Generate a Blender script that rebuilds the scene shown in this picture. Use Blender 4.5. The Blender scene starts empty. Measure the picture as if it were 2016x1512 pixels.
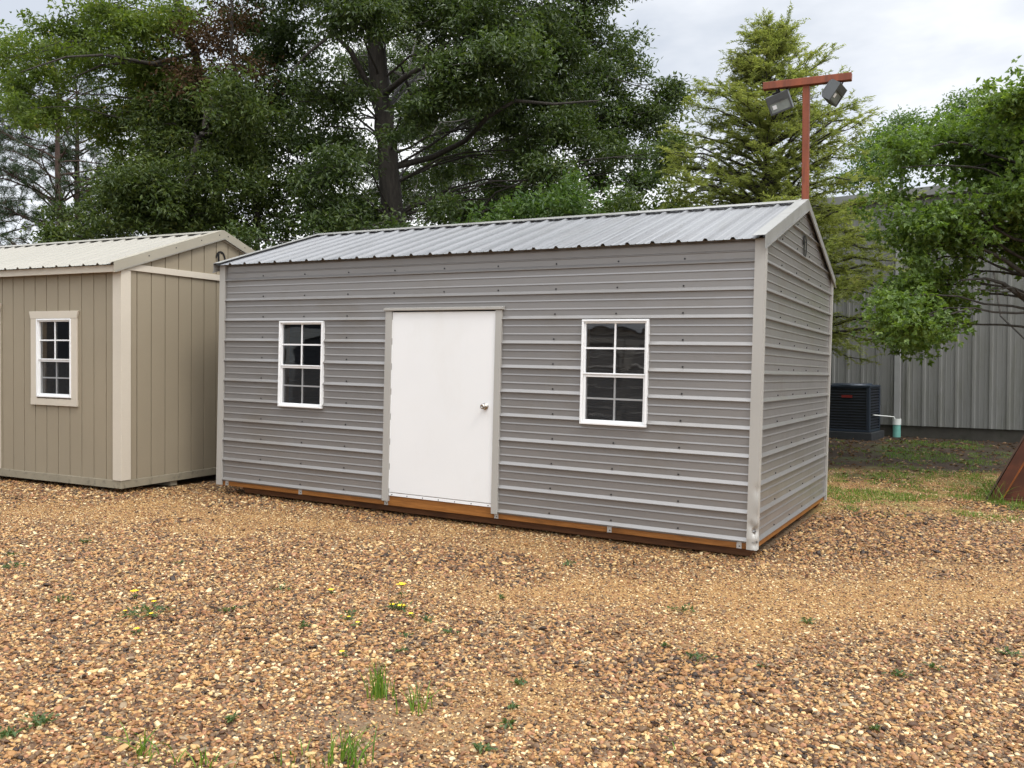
import bpy, math, random
import numpy as np
from mathutils import Matrix, Vector
R = math.radians
sc = bpy.context.scene
col = sc.collection
rng = np.random.default_rng(7)

# ------------------------------------------------------------------ camera, sky, sun, exposure
H, F, PITCH = 1.62, 1702.1, R(1.4)
cam = bpy.data.cameras.new('camera'); cam_o = bpy.data.objects.new('camera', cam); col.objects.link(cam_o)
cam_o.location = (0, 0, H); cam_o.rotation_euler = (R(90) - PITCH, 0, 0)
cam.sensor_width = 36; cam.lens = F / 2016 * 36; cam.clip_start = .05; cam.clip_end = 3000
sc.camera = cam_o
SUN_EL, SUN_AZ = R(52), R(138)          # azimuth measured clockwise from +Y (the viewing direction)
sun = bpy.data.lights.new('sun', 'SUN'); sun.energy = 1.1; sun.angle = R(14); sun.color = (1, .95, .88)
sun_o = bpy.data.objects.new('sun', sun); col.objects.link(sun_o)
sd = Vector((math.sin(SUN_AZ) * math.cos(SUN_EL), math.cos(SUN_AZ) * math.cos(SUN_EL), math.sin(SUN_EL)))
sun_o.rotation_euler = sd.to_track_quat('Z', 'Y').to_euler()
sc.view_settings.view_transform = 'Standard'; sc.view_settings.look = 'None'
sc.view_settings.exposure = 0.28; sc.view_settings.gamma = 1

class NT:
    """small helper round a node tree"""
    def __init__(s, tree):
        s.t = tree; s.n = tree.nodes; s.l = tree.links
    def add(s, kind, **kw):
        n = s.n.new(kind)
        for k, v in kw.items():
            if k == 'ins':
                for a, b in v.items():
                    if isinstance(b, bpy.types.NodeSocket): s.l.new(b, n.inputs[a])
                    else: n.inputs[a].default_value = b
            else: setattr(n, k, v)
        return n
    def ramp(s, fac, stops, interp='LINEAR'):
        n = s.add('ShaderNodeValToRGB'); n.color_ramp.interpolation = interp
        e = n.color_ramp.elements
        while len(e) < len(stops): e.new(.5)
        for i, (p, c) in enumerate(stops):
            e[i].position = p; e[i].color = (*c, 1) if len(c) == 3 else c
        s.l.new(fac, n.inputs[0]); return n.outputs[0]
    def mix(s, fac, a, b, mode='MIX'):
        n = s.add('ShaderNodeMix', data_type='RGBA', blend_type=mode)
        for sock, v in ((n.inputs[0], fac), (n.inputs[6], a), (n.inputs[7], b)):
            if isinstance(v, bpy.types.NodeSocket): s.l.new(v, sock)
            elif isinstance(v, tuple): sock.default_value = (*v, 1) if len(v) == 3 else v
            else: sock.default_value = v
        return n.outputs[2]
    def math(s, op, a, b=0.0, clamp=False):
        n = s.add('ShaderNodeMath', operation=op, use_clamp=clamp)
        for i, v in enumerate((a, b)):
            if isinstance(v, bpy.types.NodeSocket): s.l.new(v, n.inputs[i])
            else: n.inputs[i].default_value = v
        return n.outputs[0]
    def noise(s, vec, scale, detail=4, rough=.55, out=0):
        n = s.add('ShaderNodeTexNoise'); n.inputs['Scale'].default_value = scale
        n.inputs['Detail'].default_value = detail; n.inputs['Roughness'].default_value = rough
        if vec is not None: s.l.new(vec, n.inputs['Vector'])
        return n.outputs[out]
    def mapping(s, vec, scale=(1, 1, 1), rot=(0, 0, 0), loc=(0, 0, 0)):
        n = s.add('ShaderNodeMapping'); n.inputs['Scale'].default_value = scale
        n.inputs['Rotation'].default_value = rot; n.inputs['Location'].default_value = loc
        s.l.new(vec, n.inputs['Vector']); return n.outputs[0]

world = bpy.data.worlds.new('World'); sc.world = world; world.use_nodes = True
w = NT(world.node_tree); w.n.clear()
wo = w.add('ShaderNodeOutputWorld'); bg = w.add('ShaderNodeBackground'); w.l.new(bg.outputs[0], wo.inputs[0])
sky = w.add('ShaderNodeTexSky', sky_type='NISHITA', sun_disc=False, sun_elevation=SUN_EL, sun_rotation=SUN_AZ)
tc = w.add('ShaderNodeTexCoord')
cv = w.mapping(tc.outputs['Generated'], (1.0, 1.0, 2.6), (0, 0, .6), (1.7, .35, .1))
c1 = w.noise(cv, 2.1, 6, .55); c2 = w.noise(cv, .9, 3, .5)
cl = w.math('ADD', w.math('MULTIPLY', c1, .6), w.math('MULTIPLY', c2, .45))
cloud = w.ramp(cl, [(.43, (6.0, 6.45, 7.2)), (.50, (7.8, 8.1, 8.6)), (.57, (10.2, 10.3, 10.4))])
sep = w.add('ShaderNodeSeparateXYZ'); w.l.new(tc.outputs['Generated'], sep.inputs[0])
# overcast: brighter overhead than at the horizon, and brighter round the veiled sun
zen = w.add('ShaderNodeMapRange', interpolation_type='SMOOTHSTEP', ins={0: sep.outputs[2], 1: .38, 2: .95, 3: 1.0, 4: 2.5}).outputs[0]
dot = w.add('ShaderNodeVectorMath', operation='DOT_PRODUCT', ins={0: tc.outputs['Generated'], 1: tuple(sd)}).outputs['Value']
veil = w.add('ShaderNodeMapRange', interpolation_type='SMOOTHSTEP', ins={0: dot, 1: .1, 2: 1.0, 3: 1.0, 4: 1.9}).outputs[0]
low = w.add('ShaderNodeMapRange', interpolation_type='SMOOTHSTEP', ins={0: sep.outputs[2], 1: .0, 2: .34, 3: 1.22, 4: 1.0}).outputs[0]
gain = w.math('MULTIPLY', w.math('MULTIPLY', zen, veil), low)
cg = w.add('ShaderNodeVectorMath', operation='SCALE'); w.l.new(cloud, cg.inputs[0]); w.l.new(gain, cg.inputs[3])
w.l.new(w.mix(.93, sky.outputs[0], cg.outputs[0]), bg.inputs[0]); bg.inputs[1].default_value = .1

# ------------------------------------------------------------------ helpers
def link(o, parent=None):
    col.objects.link(o)
    if parent is not None: o.parent = parent
    return o
def tag(o, label=None, cat=None, group=None, kind=None):
    if label: o['label'] = label
    if cat: o['category'] = cat
    if group: o['group'] = group
    if kind: o['kind'] = kind
    return o
def thing(name, label, cat, M=None, group=None):
    o = link(bpy.data.objects.new(name, None)); o.empty_display_size = .2
    if M is not None: o.matrix_world = M
    return tag(o, label, cat, group)
def np_mesh(name, V, Fc, mats, parent=None, smooth=False, midx=None, attrs=None):
    """V (n,3); Fc: list of (m,k) index arrays"""
    me = bpy.data.meshes.new(name)
    if isinstance(Fc, np.ndarray): Fc = [Fc]
    Fc = [np.asarray(f, dtype=np.int32) for f in Fc if len(f)]
    nl = sum(f.size for f in Fc); npoly = sum(len(f) for f in Fc)
    me.vertices.add(len(V)); me.vertices.foreach_set('co', np.asarray(V, dtype=np.float32).ravel())
    me.loops.add(nl); me.polygons.add(npoly)
    me.loops.foreach_set('vertex_index', np.concatenate([f.ravel() for f in Fc]))
    tot = np.concatenate([np.full(len(f), f.shape[1], dtype=np.int32) for f in Fc])
    me.polygons.foreach_set('loop_start', np.concatenate([[0], np.cumsum(tot)[:-1]]).astype(np.int32))
    me.polygons.foreach_set('use_smooth', np.full(npoly, smooth))
    if midx is not None: me.polygons.foreach_set('material_index', np.asarray(midx, dtype=np.int32))
    for m in (mats if isinstance(mats, (list, tuple)) else [mats]): me.materials.append(m)
    me.update(calc_edges=True)
    for k, v in (attrs or {}).items():
        a = me.attributes.new(k, 'FLOAT', 'POINT'); a.data.foreach_set('value', np.asarray(v, dtype=np.float32))
    return link(bpy.data.objects.new(name, me), parent)
class MB:
    def __init__(s): s.v = []; s.f = []
    def poly(s, pts):
        b = len(s.v); s.v += [tuple(p) for p in pts]; s.f.append(list(range(b, b + len(pts))))
    def box(s, x0, x1, y0, y1, z0, z1, M=None, bev=0.0):
        P = [Vector((x, y, z)) for x in (x0, x1) for y in (y0, y1) for z in (z0, z1)]
        if M is not None: P = [M @ p for p in P]
        b = len(s.v); s.v += [tuple(p) for p in P]
        s.f += [[b + i for i in q] for q in ((0, 1, 3, 2), (4, 6, 7, 5), (0, 4, 5, 1), (2, 3, 7, 6), (0, 2, 6, 4), (1, 5, 7, 3))]
    def prism(s, poly, d):
        """poly: list of 3D points of a planar outline, d: extrusion vector"""
        d = Vector(d); n = len(poly); b = len(s.v)
        s.v += [tuple(p) for p in poly] + [tuple(Vector(p) + d) for p in poly]
        s.f.append(list(range(b, b + n))); s.f.append(list(range(b + 2 * n - 1, b + n - 1, -1)))
        for i in range(n): j = (i + 1) % n; s.f.append([b + j, b + i, b + n + i, b + n + j])
    def ring(s, c, axis, u, prof, seg=20):
        """lathe: prof list of (along axis, radius)"""
        c = Vector(c); axis = Vector(axis).normalized(); u = Vector(u).normalized(); v = axis.cross(u)
        b = len(s.v); m = len(prof)
        for i in range(seg):
            a = 2 * math.pi * i / seg; d = u * math.cos(a) + v * math.sin(a)
            s.v += [tuple(c + axis * t + d * r) for t, r in prof]
        for i in range(seg):
            j = (i + 1) % seg
            for k in range(m - 1): s.f.append([b + i * m + k, b + j * m + k, b + j * m + k + 1, b + i * m + k + 1])
    def tube(s, pts, r, seg=8):
        V, Q = tube_np(np.array(pts, float), np.full(len(pts), r) if np.isscalar(r) else np.array(r, float), seg)
        b = len(s.v); s.v += [tuple(p) for p in V]; s.f += [[int(i) + b for i in q] for q in Q]
    def build(s, name, mat, parent=None, smooth=False, bevel=0.0, extra=()):
        me = bpy.data.meshes.new(name); n0 = len(s.f); mi = [0] * n0
        for k, (mb, m2) in enumerate(extra):
            b = len(s.v); s.v += mb.v; s.f += [[i + b for i in q] for q in mb.f]; mi += [k + 1] * len(mb.f)
        me.from_pydata(s.v, [], s.f); me.materials.append(mat)
        for _, m2 in extra: me.materials.append(m2)
        if extra: me.polygons.foreach_set('material_index', mi)
        me.update()
        if smooth: me.polygons.foreach_set('use_smooth', [True] * len(me.polygons))
        o = link(bpy.data.objects.new(name, me), parent)
        if bevel:
            b = o.modifiers.new('bevel', 'BEVEL'); b.width = bevel; b.segments = 2; b.limit_method = 'ANGLE'; b.angle_limit = R(40)
        return o
def tube_np(P, rad, seg):
    n = len(P); T = np.gradient(P, axis=0); T /= np.linalg.norm(T, axis=1, keepdims=True) + 1e-9
    ref = np.where(np.abs(T[:, 2:3]) > .9, np.array([[1., 0, 0]]), np.array([[0, 0, 1.]]))
    U = np.cross(T, ref); U /= np.linalg.norm(U, axis=1, keepdims=True) + 1e-9; W = np.cross(T, U)
    a = np.linspace(0, 2 * np.pi, seg, endpoint=False)
    V = P[:, None] + (U[:, None] * np.cos(a)[None, :, None] + W[:, None] * np.sin(a)[None, :, None]) * rad[:, None, None]
    i = np.arange(n - 1)[:, None] * seg; k = np.arange(seg)[None]; k2 = (k + 1) % seg
    Q = np.stack([i + k, i + k2, i + seg + k2, i + seg + k], -1).reshape(-1, 4)
    return V.reshape(-1, 3), Q
def hash2(ix, iy, seed):
    h = (ix.astype(np.int64) * 374761393 + iy.astype(np.int64) * 668265263 + seed * 974634777) & 0xffffffff
    h = ((h ^ (h >> 13)) * 1274126177) & 0xffffffff
    return ((h ^ (h >> 16)) & 0xffff) / 65535.0
def vnoise(x, y, sc_, seed):
    x = np.asarray(x) * sc_; y = np.asarray(y) * sc_
    ix = np.floor(x); iy = np.floor(y); fx = x - ix; fy = y - iy
    fx = fx * fx * (3 - 2 * fx); fy = fy * fy * (3 - 2 * fy)
    a = hash2(ix, iy, seed); b = hash2(ix + 1, iy, seed); c = hash2(ix, iy + 1, seed); d = hash2(ix + 1, iy + 1, seed)
    return (a * (1 - fx) + b * fx) * (1 - fy) + (c * (1 - fx) + d * fx) * fy
def fbm(x, y, sc_, seed, o=3):
    r = 0; amp = .5; t = 0
    for i in range(o): r = r + amp * vnoise(x, y, sc_ * 2 ** i, seed + i); t += amp; amp *= .5
    return r / t
def sstep(a, b, x): t = np.clip((x - a) / (b - a), 0, 1); return t * t * (3 - 2 * t)

# ------------------------------------------------------------------ the lie of the land
def ground_z(x, y):
    x = np.asarray(x, float); y = np.asarray(y, float)
    xs = 8 * np.tanh(x / 8)
    b = .035 - .0208 * xs
    b = b + sstep(11, 17, y) * (.078 - .035 + .0208 * 5.96) * sstep(-2, 4, x)
    b = b + .028 * np.exp(-((x + 5.6) / 1.6) ** 2 - ((y - 9.9) / 1.3) ** 2)
    b = b + .05 * np.exp(-((x - 3.4 - (y - 7.6) * -1.2) / 1.6) ** 2 - ((y - 7.6) / .55) ** 2) * sstep(2.1, 2.8, x)
    b = b + .022 * (fbm(x, y, 1.1, 11, 3) - .5) + .012 * (fbm(x, y, 4.0, 21, 2) - .5)
    return b
def gz(x, y): return float(ground_z(np.array([x]), np.array([y]))[0])
def at_depth(px, py, d):
    """world point seen at a pixel of the photograph (2016 wide), d metres away"""
    u, v = (px - 1008) / F, (py - 756) / F
    c, s = math.cos(PITCH), math.sin(PITCH)
    q = np.array([u, c - v * s, -v * c - s]); q = q / q[1] * d
    return np.array([q[0], q[1], q[2] + H])
def on_ground(px, py):
    d = 8.0
    for _ in range(30):
        p = at_depth(px, py, d); g = gz(p[0], p[1]); d = d * (H - g) / max(H - p[2], .05)
    return at_depth(px, py, d)

# ------------------------------------------------------------------ materials
def mat(name):
    m = bpy.data.materials.new(name); m.use_nodes = True
    t = NT(m.node_tree); p = m.node_tree.nodes['Principled BSDF']
    return m, t, p
def obj_coord(t): return t.add('ShaderNodeTexCoord').outputs['Object']
def bump(t, p, h, strength=.2, dist=.01):
    b = t.add('ShaderNodeBump'); b.inputs['Strength'].default_value = strength; b.inputs['Distance'].default_value = dist
    t.l.new(h, b.inputs['Height']); t.l.new(b.outputs[0], p.inputs['Normal'])
def painted(name, c, rough=.4, metal=0.0, var=.06, streak=(1, 1, 1), scale=3.0, bumpy=.0, bscale=60, spec=.5, dirt=None):
    m, t, p = mat(name); o = obj_coord(t)
    n = t.noise(t.mapping(o, streak), scale, 5, .6)
    lo = tuple(x * (1 - var) for x in c); hi = tuple(min(1, x * (1 + var)) for x in c)
    cc = t.ramp(n, [(.3, lo), (.7, hi)])
    if dirt:
        dn = t.noise(t.mapping(o, dirt[2]), dirt[1], 6, .7)
        cc = t.mix(t.ramp(dn, [(.52, (0, 0, 0)), (.78, (1, 1, 1))]), cc, dirt[0])
    t.l.new(cc, p.inputs['Base Color'])
    r = t.add('ShaderNodeMapRange', ins={0: t.noise(o, 9, 4), 3: rough * .8, 4: rough * 1.25}).outputs[0]
    t.l.new(r, p.inputs['Roughness']); p.inputs['Metallic'].default_value = metal
    p.inputs['Specular IOR Level'].default_value = spec
    if bumpy: bump(t, p, t.noise(t.mapping(o, streak), bscale, 4), bumpy, .004)
    return m
def wood(name, a, b, rough=.5, grain=(1.2, 14, 14), spec=.4):
    m, t, p = mat(name); o = obj_coord(t)
    n = t.noise(t.mapping(o, grain), 3.5, 8, .65); k = t.noise(t.mapping(o, (1.5, 3, 3)), 1.3, 3)
    cc = t.ramp(n, [(.3, a), (.68, b)])
    dk = tuple(x * .45 for x in a)
    cc = t.mix(t.ramp(k, [(.55, (0, 0, 0)), (.75, (.75, .75, .75))]), cc, dk)
    t.l.new(cc, p.inputs['Base Color']); p.inputs['Roughness'].default_value = rough
    p.inputs['Specular IOR Level'].default_value = spec
    bump(t, p, n, .25, .003); return m
M = {}
M['panel'] = painted('grey_panel_paint', (.215, .205, .195), .30, .30, .05, (.3, 1, 3), 2.2, .22, 5, dirt=((.185, .168, .145), 2.0, (.5, 1, 1.2)))
M['trim'] = painted('light_grey_trim', (.345, .33, .30), .38, .05, .04, (1, 1, .4), 3, .04, 12)
M['roof'] = painted('galvanised_roof', (.195, .196, .20), .40, .35, .10, (6, .5, .5), 1.4, .06, 5, dirt=((.16, .157, .152), 1.6, (5, .6, .6)))
M['roof_trim'] = painted('roof_trim_metal', (.255, .25, .235), .36, .15, .12, (1, 1, 1), 2.4, .05, 8, dirt=((.19, .18, .16), 4, (1, 1, 1)))
M['white'] = painted('white_paint', (.70, .695, .68), .42, 0, .015, (1, 1, 1), 1.5, .0, 5, dirt=((.67, .66, .635), 1.2, (1.5, 1, .8)))
M['vinyl'] = painted('white_vinyl', (.74, .74, .73), .35, 0, .01)
M['wood'] = wood('treated_timber', (.17, .062, .012), (.32, .13, .030), .45)
M['wood_dark'] = wood('dark_skid_timber', (.075, .028, .010), (.15, .06, .02), .6)
M['stud'] = wood('bare_stud', (.30, .19, .10), (.42, .29, .17), .7)
M['screw'] = painted('dark_screw_head', (.03, .03, .03), .4, .6)
M['bracket'] = painted('zinc_bracket', (.50, .50, .49), .4, .6)
M['chrome'] = painted('satin_nickel', (.42, .39, .35), .25, 1.0)
M['black'] = painted('black_iron', (.013, .012, .012), .45, .3)
M['shadow_gap'] = painted('gap_shade_black', (.012, .012, .012), .8)  # near-black colour standing in for the shade inside gaps
def siding(name, c):
    m, t, p = mat(name); o = obj_coord(t)
    big = t.noise(o, .9, 4, .6); fine = t.noise(t.mapping(o, (5, 5, 26)), 7, 5, .7)
    cc = t.ramp(big, [(.3, tuple(x * .93 for x in c)), (.7, tuple(x * 1.05 for x in c))])
    cc = t.mix(t.ramp(fine, [(.35, (.35, .35, .35)), (.65, (0, 0, 0))]), cc, tuple(x * .86 for x in c))
    t.l.new(cc, p.inputs['Base Color']); p.inputs['Roughness'].default_value = .62; p.inputs['Specular IOR Level'].default_value = .3
    bump(t, p, fine, .55, .004); return m
M['siding'] = siding('tan_siding', (.265, .222, .155))
M['beige'] = siding('beige_trim', (.52, .465, .38))
M['tan_roof'] = painted('stone_roof_paint', (.26, .243, .205), .40, .1, .05, (6, .5, .5), 1.3, .04, 5)
M['tan_trim'] = painted('tan_roof_trim', (.30, .27, .21), .4, .05, .06, (1, 1, 1), 3, .04, 8)
M['skirt'] = painted('tan_skirt', (.24, .21, .15), .6, 0, .10, (1, 1, 1), 3, .2, 40, dirt=((.07, .06, .04), 9, (1, 1, 1)))
def glass_mat():
    m, t, p = mat('window_glass'); t.n.remove(p)
    out = t.n['Material Output']
    g = t.add('ShaderNodeBsdfGlossy'); g.inputs['Roughness'].default_value = .02; g.inputs['Color'].default_value = (1, 1, 1, 1)
    tr = t.add('ShaderNodeBsdfTransparent'); tr.inputs['Color'].default_value = (.72, .76, .78, 1)
    fr = t.add('ShaderNodeFresnel'); fr.inputs['IOR'].default_value = 1.5
    o = obj_coord(t); bp = t.add('ShaderNodeBump'); bp.inputs['Strength'].default_value = .12; bp.inputs['Distance'].default_value = .02
    t.l.new(t.noise(o, 2.3, 2), bp.inputs['Height']); t.l.new(bp.outputs[0], g.inputs['Normal'])
    mx = t.add('ShaderNodeMixShader'); t.l.new(t.math('MULTIPLY', fr.outputs[0], 2.6), mx.inputs[0]); t.l.new(tr.outputs[0], mx.inputs[1]); t.l.new(g.outputs[0], mx.inputs[2])
    t.l.new(mx.outputs[0], out.inputs[0]); return m
M['glass'] = glass_mat()
def screen_mat():
    m, t, p = mat('insect_screen'); out = t.n['Material Output']
    p.inputs['Base Color'].default_value = (.014, .014, .015, 1); p.inputs['Roughness'].default_value = .8
    tr = t.add('ShaderNodeBsdfTransparent'); mx = t.add('ShaderNodeMixShader'); mx.inputs[0].default_value = .42
    t.l.new(tr.outputs[0], mx.inputs[1]); t.l.new(p.outputs[0], mx.inputs[2]); t.l.new(mx.outputs[0], out.inputs[0]); return m
M['screen'] = screen_mat()
def leaf_mat(name, stops, trans=.35, rough=.45, spec=.35):
    m, t, p = mat(name); out = t.n['Material Output']
    g = t.add('ShaderNodeNewGeometry'); o = t.add('ShaderNodeTexCoord').outputs['Object']
    r = t.math('ADD', t.math('MULTIPLY', g.outputs['Random Per Island'], .60), t.math('ADD', t.math('MULTIPLY', t.noise(o, .55, 3), .60), t.math('MULTIPLY', t.noise(o, 2.6, 2), .75)))  # finer noise puts the contrast of lit and shaded clumps into the colour
    r = t.math('SUBTRACT', r, .50)
    cc = t.ramp(r, stops)
    t.l.new(cc, p.inputs['Base Color']); p.inputs['Roughness'].default_value = rough; p.inputs['Specular IOR Level'].default_value = spec
    tl = t.add('ShaderNodeBsdfTranslucent')
    t.l.new(t.mix(1.0, cc, (1.25, 1.3, .55), 'MULTIPLY'), tl.inputs['Color'])
    mx = t.add('ShaderNodeMixShader'); mx.inputs[0].default_value = trans
    t.l.new(p.outputs[0], mx.inputs[1]); t.l.new(tl.outputs[0], mx.inputs[2]); t.l.new(mx.outputs[0], out.inputs[0]); return m
def bark_mat(name, a, b):
    m, t, p = mat(name); o = obj_coord(t)
    n = t.noise(t.mapping(o, (9, 9, 1.6)), 2.2, 7, .7)
    t.l.new(t.ramp(n, [(.32, a), (.68, b)]), p.inputs['Base Color']); p.inputs['Roughness'].default_value = .9
    bump(t, p, n, .8, .03); return m
M['oak_leaf'] = leaf_mat('dark_oak_leaf', [(.0, (.023, .042, .011)), (.45, (.053, .086, .021)), (.8, (.098, .134, .034)), (1, (.16, .175, .055))], .38, .38, .5)
M['yellow_oak_leaf'] = leaf_mat('yellow_green_oak_leaf', [(.0, (.062, .100, .020)), (.4, (.105, .155, .030)), (.8, (.17, .215, .045)), (1, (.30, .21, .07))], .5)
M['mid_leaf'] = leaf_mat('mid_green_leaf', [(.0, (.025, .045, .011)), (.45, (.060, .090, .020)), (.85, (.112, .142, .032)), (1, (.23, .20, .055))])
M['maple_leaf'] = leaf_mat('bright_green_leaf', [(.0, (.060, .112, .022)), (.4, (.108, .172, .036)), (.8, (.168, .238, .052)), (1, (.25, .30, .08))], .48, .4, .45)
M['cypress_leaf'] = leaf_mat('feathery_cypress_leaf', [(.0, (.13, .165, .055)), (.5, (.22, .245, .092)), (.85, (.31, .32, .14)), (1, (.42, .38, .21))], .55, .6, .2)
M['pine_leaf'] = leaf_mat('pine_needle', [(.0, (.018, .035, .014)), (.5, (.034, .058, .022)), (1, (.06, .08, .032))], .12, .6, .2)
M['bush_leaf'] = leaf_mat('bush_leaf', [(.0, (.028, .062, .014)), (.45, (.062, .112, .026)), (.85, (.11, .165, .04)), (1, (.17, .21, .06))], .4)
M['dead_leaf'] = leaf_mat('dead_brown_leaf', [(.0, (.030, .018, .011)), (.5, (.062, .036, .020)), (1, (.12, .075, .040))], .25, .7, .1)
M['pale_leaf'] = leaf_mat('pale_far_leaf', [(.0, (.05, .10, .03)), (.5, (.09, .15, .04)), (1, (.15, .20, .06))], .4, .5, .3)
M['bark'] = bark_mat('oak_bark', (.016, .013, .010), (.055, .047, .037))
M['grey_bark'] = bark_mat('grey_bark', (.05, .045, .04), (.17, .155, .135))
M['pine_bark'] = bark_mat('pine_bark', (.03, .018, .013), (.085, .05, .036))
M['grass'] = leaf_mat('grass_blade', [(.0, (.05, .12, .012)), (.5, (.10, .19, .02)), (.9, (.19, .25, .035)), (1, (.38, .33, .12))], .35, .5, .3)
M['weed'] = leaf_mat('weed_leaf', [(.0, (.035, .068, .020)), (.6, (.078, .122, .038)), (1, (.17, .19, .065))], .35)
M['petal'] = painted('yellow_petal', (.85, .60, .01), .5, 0, .1)

# ground and gravel -------------------------------------------------
def region_masks(x, y):
    """where the yard is compacted fines, loose dark stones, dark soil under the trees, or grass"""
    x = np.asarray(x, float); y = np.asarray(y, float)
    e = (fbm(x, y, .8, 31, 4) - .5) * 2.6
    soil = sstep(12.0, 13.4, y + e * .9 + (x - 6) * .10) * sstep(1.5, 3.0, x) + sstep(12.5, 13.5, y + e * .3) * (1 - sstep(1.5, 3.0, x))
    track1 = np.exp(-((y - (6.1 + .10 * x) + e * .35) / .55) ** 2) * sstep(-1.6, .2, x)
    track2 = np.exp(-((y - (8.2 - .08 * x) + e * .3) / .75) ** 2) * sstep(.8, -1.2, x)
    track3 = np.exp(-((y - (4.9 + .30 * x) + e * .3) / .45) ** 2) * sstep(.2, 1.6, x) * .9
    fine = np.clip(track1 + track2 + track3 + .8 * sstep(.56, .72, fbm(x, y, .75, 41, 3)), 0, 1)
    fine = np.maximum(fine, sstep(9.0, 10.0, y + e * .5) * sstep(2.6, 3.6, x) * .9)
    rough = np.exp(-((x - 3.5 + (y - 7.8) * .9) / 1.5) ** 2 - ((y - 7.9 + e * .2) / .85) ** 2) * sstep(1.9, 2.4, x)
    rough = np.maximum(rough, sstep(.56, .70, fbm(x, y, .9, 51, 3)))
    mud = np.exp(-((x + .75) / .5) ** 2 - ((y - 3.75) / .28) ** 2)
    fine = np.clip(fine * (1 - rough * .8), 0, 1)
    grass = sstep(8.9, 9.9, y + e * .8) * sstep(13.4, 12.0, y + e * .6) * sstep(2.6, 3.6, x)
    return soil, fine, rough, grass, mud
def ground_mat():
    m, t, p = mat('gravel_ground'); o = obj_coord(t)
    A = lambda n: t.add('ShaderNodeAttribute', attribute_name=n).outputs['Fac']
    v = t.add('ShaderNodeTexVoronoi'); v.inputs['Scale'].default_value = 52; t.l.new(o, v.inputs['Vector'])
    v2 = t.add('ShaderNodeTexVoronoi'); v2.inputs['Scale'].default_value = 110; t.l.new(o, v2.inputs['Vector'])
    r = t.add('ShaderNodeSeparateXYZ'); t.l.new(v.outputs['Color'], r.inputs[0])
    r2 = t.add('ShaderNodeSeparateXYZ'); t.l.new(v2.outputs['Color'], r2.inputs[0])
    stone = t.ramp(r.outputs[0], [(.0, (.09, .05, .03)), (.25, (.19, .105, .055)), (.5, (.28, .17, .085)), (.75, (.36, .25, .14)), (1, (.48, .38, .26))])
    sand = t.ramp(r2.outputs[0], [(.0, (.09, .046, .018)), (.5, (.29, .165, .062)), (1, (.46, .30, .125))])
    sand = t.mix(t.noise(o, 3, 5), sand, (.25, .135, .048))
    base = t.mix(.62, stone, (.040, .022, .011))  # ground under the pebbles darkened, painting shade into the gaps between them
    c = t.mix(A('fine'), base, sand)
    c = t.mix(t.math('MULTIPLY', A('mud'), .7), c, (.15, .10, .06))
    so = t.ramp(t.noise(o, 2.2, 7, .7), [(.3, (.022, .015, .010)), (.6, (.052, .034, .022)), (.8, (.13, .09, .06))])
    moss = t.ramp(t.noise(o, 1.1, 6, .65), [(.5, (0, 0, 0)), (.68, (.8, .8, .8))])
    so = t.mix(moss, so, (.045, .075, .018))
    c = t.mix(A('soil'), c, so)
    gr = t.math('MULTIPLY', A('grass'), t.ramp(t.noise(o, 1.6, 5), [(.42, (0, 0, 0)), (.62, (.7, .7, .7))]))
    c = t.mix(gr, c, (.12, .15, .035))
    t.l.new(c, p.inputs['Base Color']); p.inputs['Roughness'].default_value = .85; p.inputs['Specular IOR Level'].default_value = .25
    hgt = t.math('SUBTRACT', 1.0, t.math('MULTIPLY', v.outputs['Distance'], 1.3))
    bump(t, p, t.math('ADD', t.math('MULTIPLY', hgt, .6), t.math('MULTIPLY', t.noise(o, 70, 4), .5)), .7, .012)
    return m
def build_ground():
    def axis(lo, hi, dlo, dhi, step):
        a = list(np.arange(dlo, dhi, step)); s = step
        while a[-1] < hi: s *= 1.35; a.append(a[-1] + s)
        s = step
        while a[0] > lo: s *= 1.35; a.insert(0, a[0] - s)
        return np.array(a)
    X = axis(-900, 900, -9, 12, .07); Y = axis(-400, 1500, 2.0, 20, .07)
    XX, YY = np.meshgrid(X, Y); x = XX.ravel(); y = YY.ravel()
    z = ground_z(x, y)
    soil, fine, rough, grass, mud = region_masks(x, y)
    nx, ny = len(X), len(Y); i = (np.arange(ny - 1)[:, None] * nx + np.arange(nx - 1)[None]).ravel()
    o = np_mesh('ground', np.c_[x, y, z], np.stack([i, i + 1, i + nx + 1, i + nx], -1), ground_mat(), smooth=True,
                attrs={'soil': soil, 'fine': fine, 'grass': grass, 'mud': mud})
    tag(o, 'brown pea gravel yard with dark soil under the trees', 'ground', kind='structure')
build_ground()

def stone_mat():
    m, t, p = mat('river_pebble')
    a = t.add('ShaderNodeAttribute', attribute_type='INSTANCER', attribute_name='tone').outputs['Fac']
    c = t.ramp(a, [(.0, (0.031, 0.017, 0.009)), (.07, (0.076, 0.036, 0.015)), (.15, (0.163, 0.071, 0.024)), (.25, (0.128, 0.074, 0.036)), (.34, (0.244, 0.118, 0.043)),
                   (.44, (0.305, 0.156, 0.053)), (.54, (0.203, 0.127, 0.063)), (.62, (0.375, 0.208, 0.075)), (.70, (0.305, 0.146, 0.069)), (.77, (0.438, 0.274, 0.110)), (.85, (0.244, 0.175, 0.102)), (.89, (0.528, 0.364, 0.163)), (.95, (0.630, 0.491, 0.276))], 'CONSTANT')
    o = obj_coord(t); c = t.mix(t.ramp(t.noise(o, 2.5, 4, .7), [(.35, (.45, .45, .45)), (.65, (0, 0, 0))]), c, t.mix(1.0, c, (.6, .52, .45), 'MULTIPLY'))
    t.l.new(c, p.inputs['Base Color']); p.inputs['Roughness'].default_value = .55; p.inputs['Specular IOR Level'].default_value = .35
    return m
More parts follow.
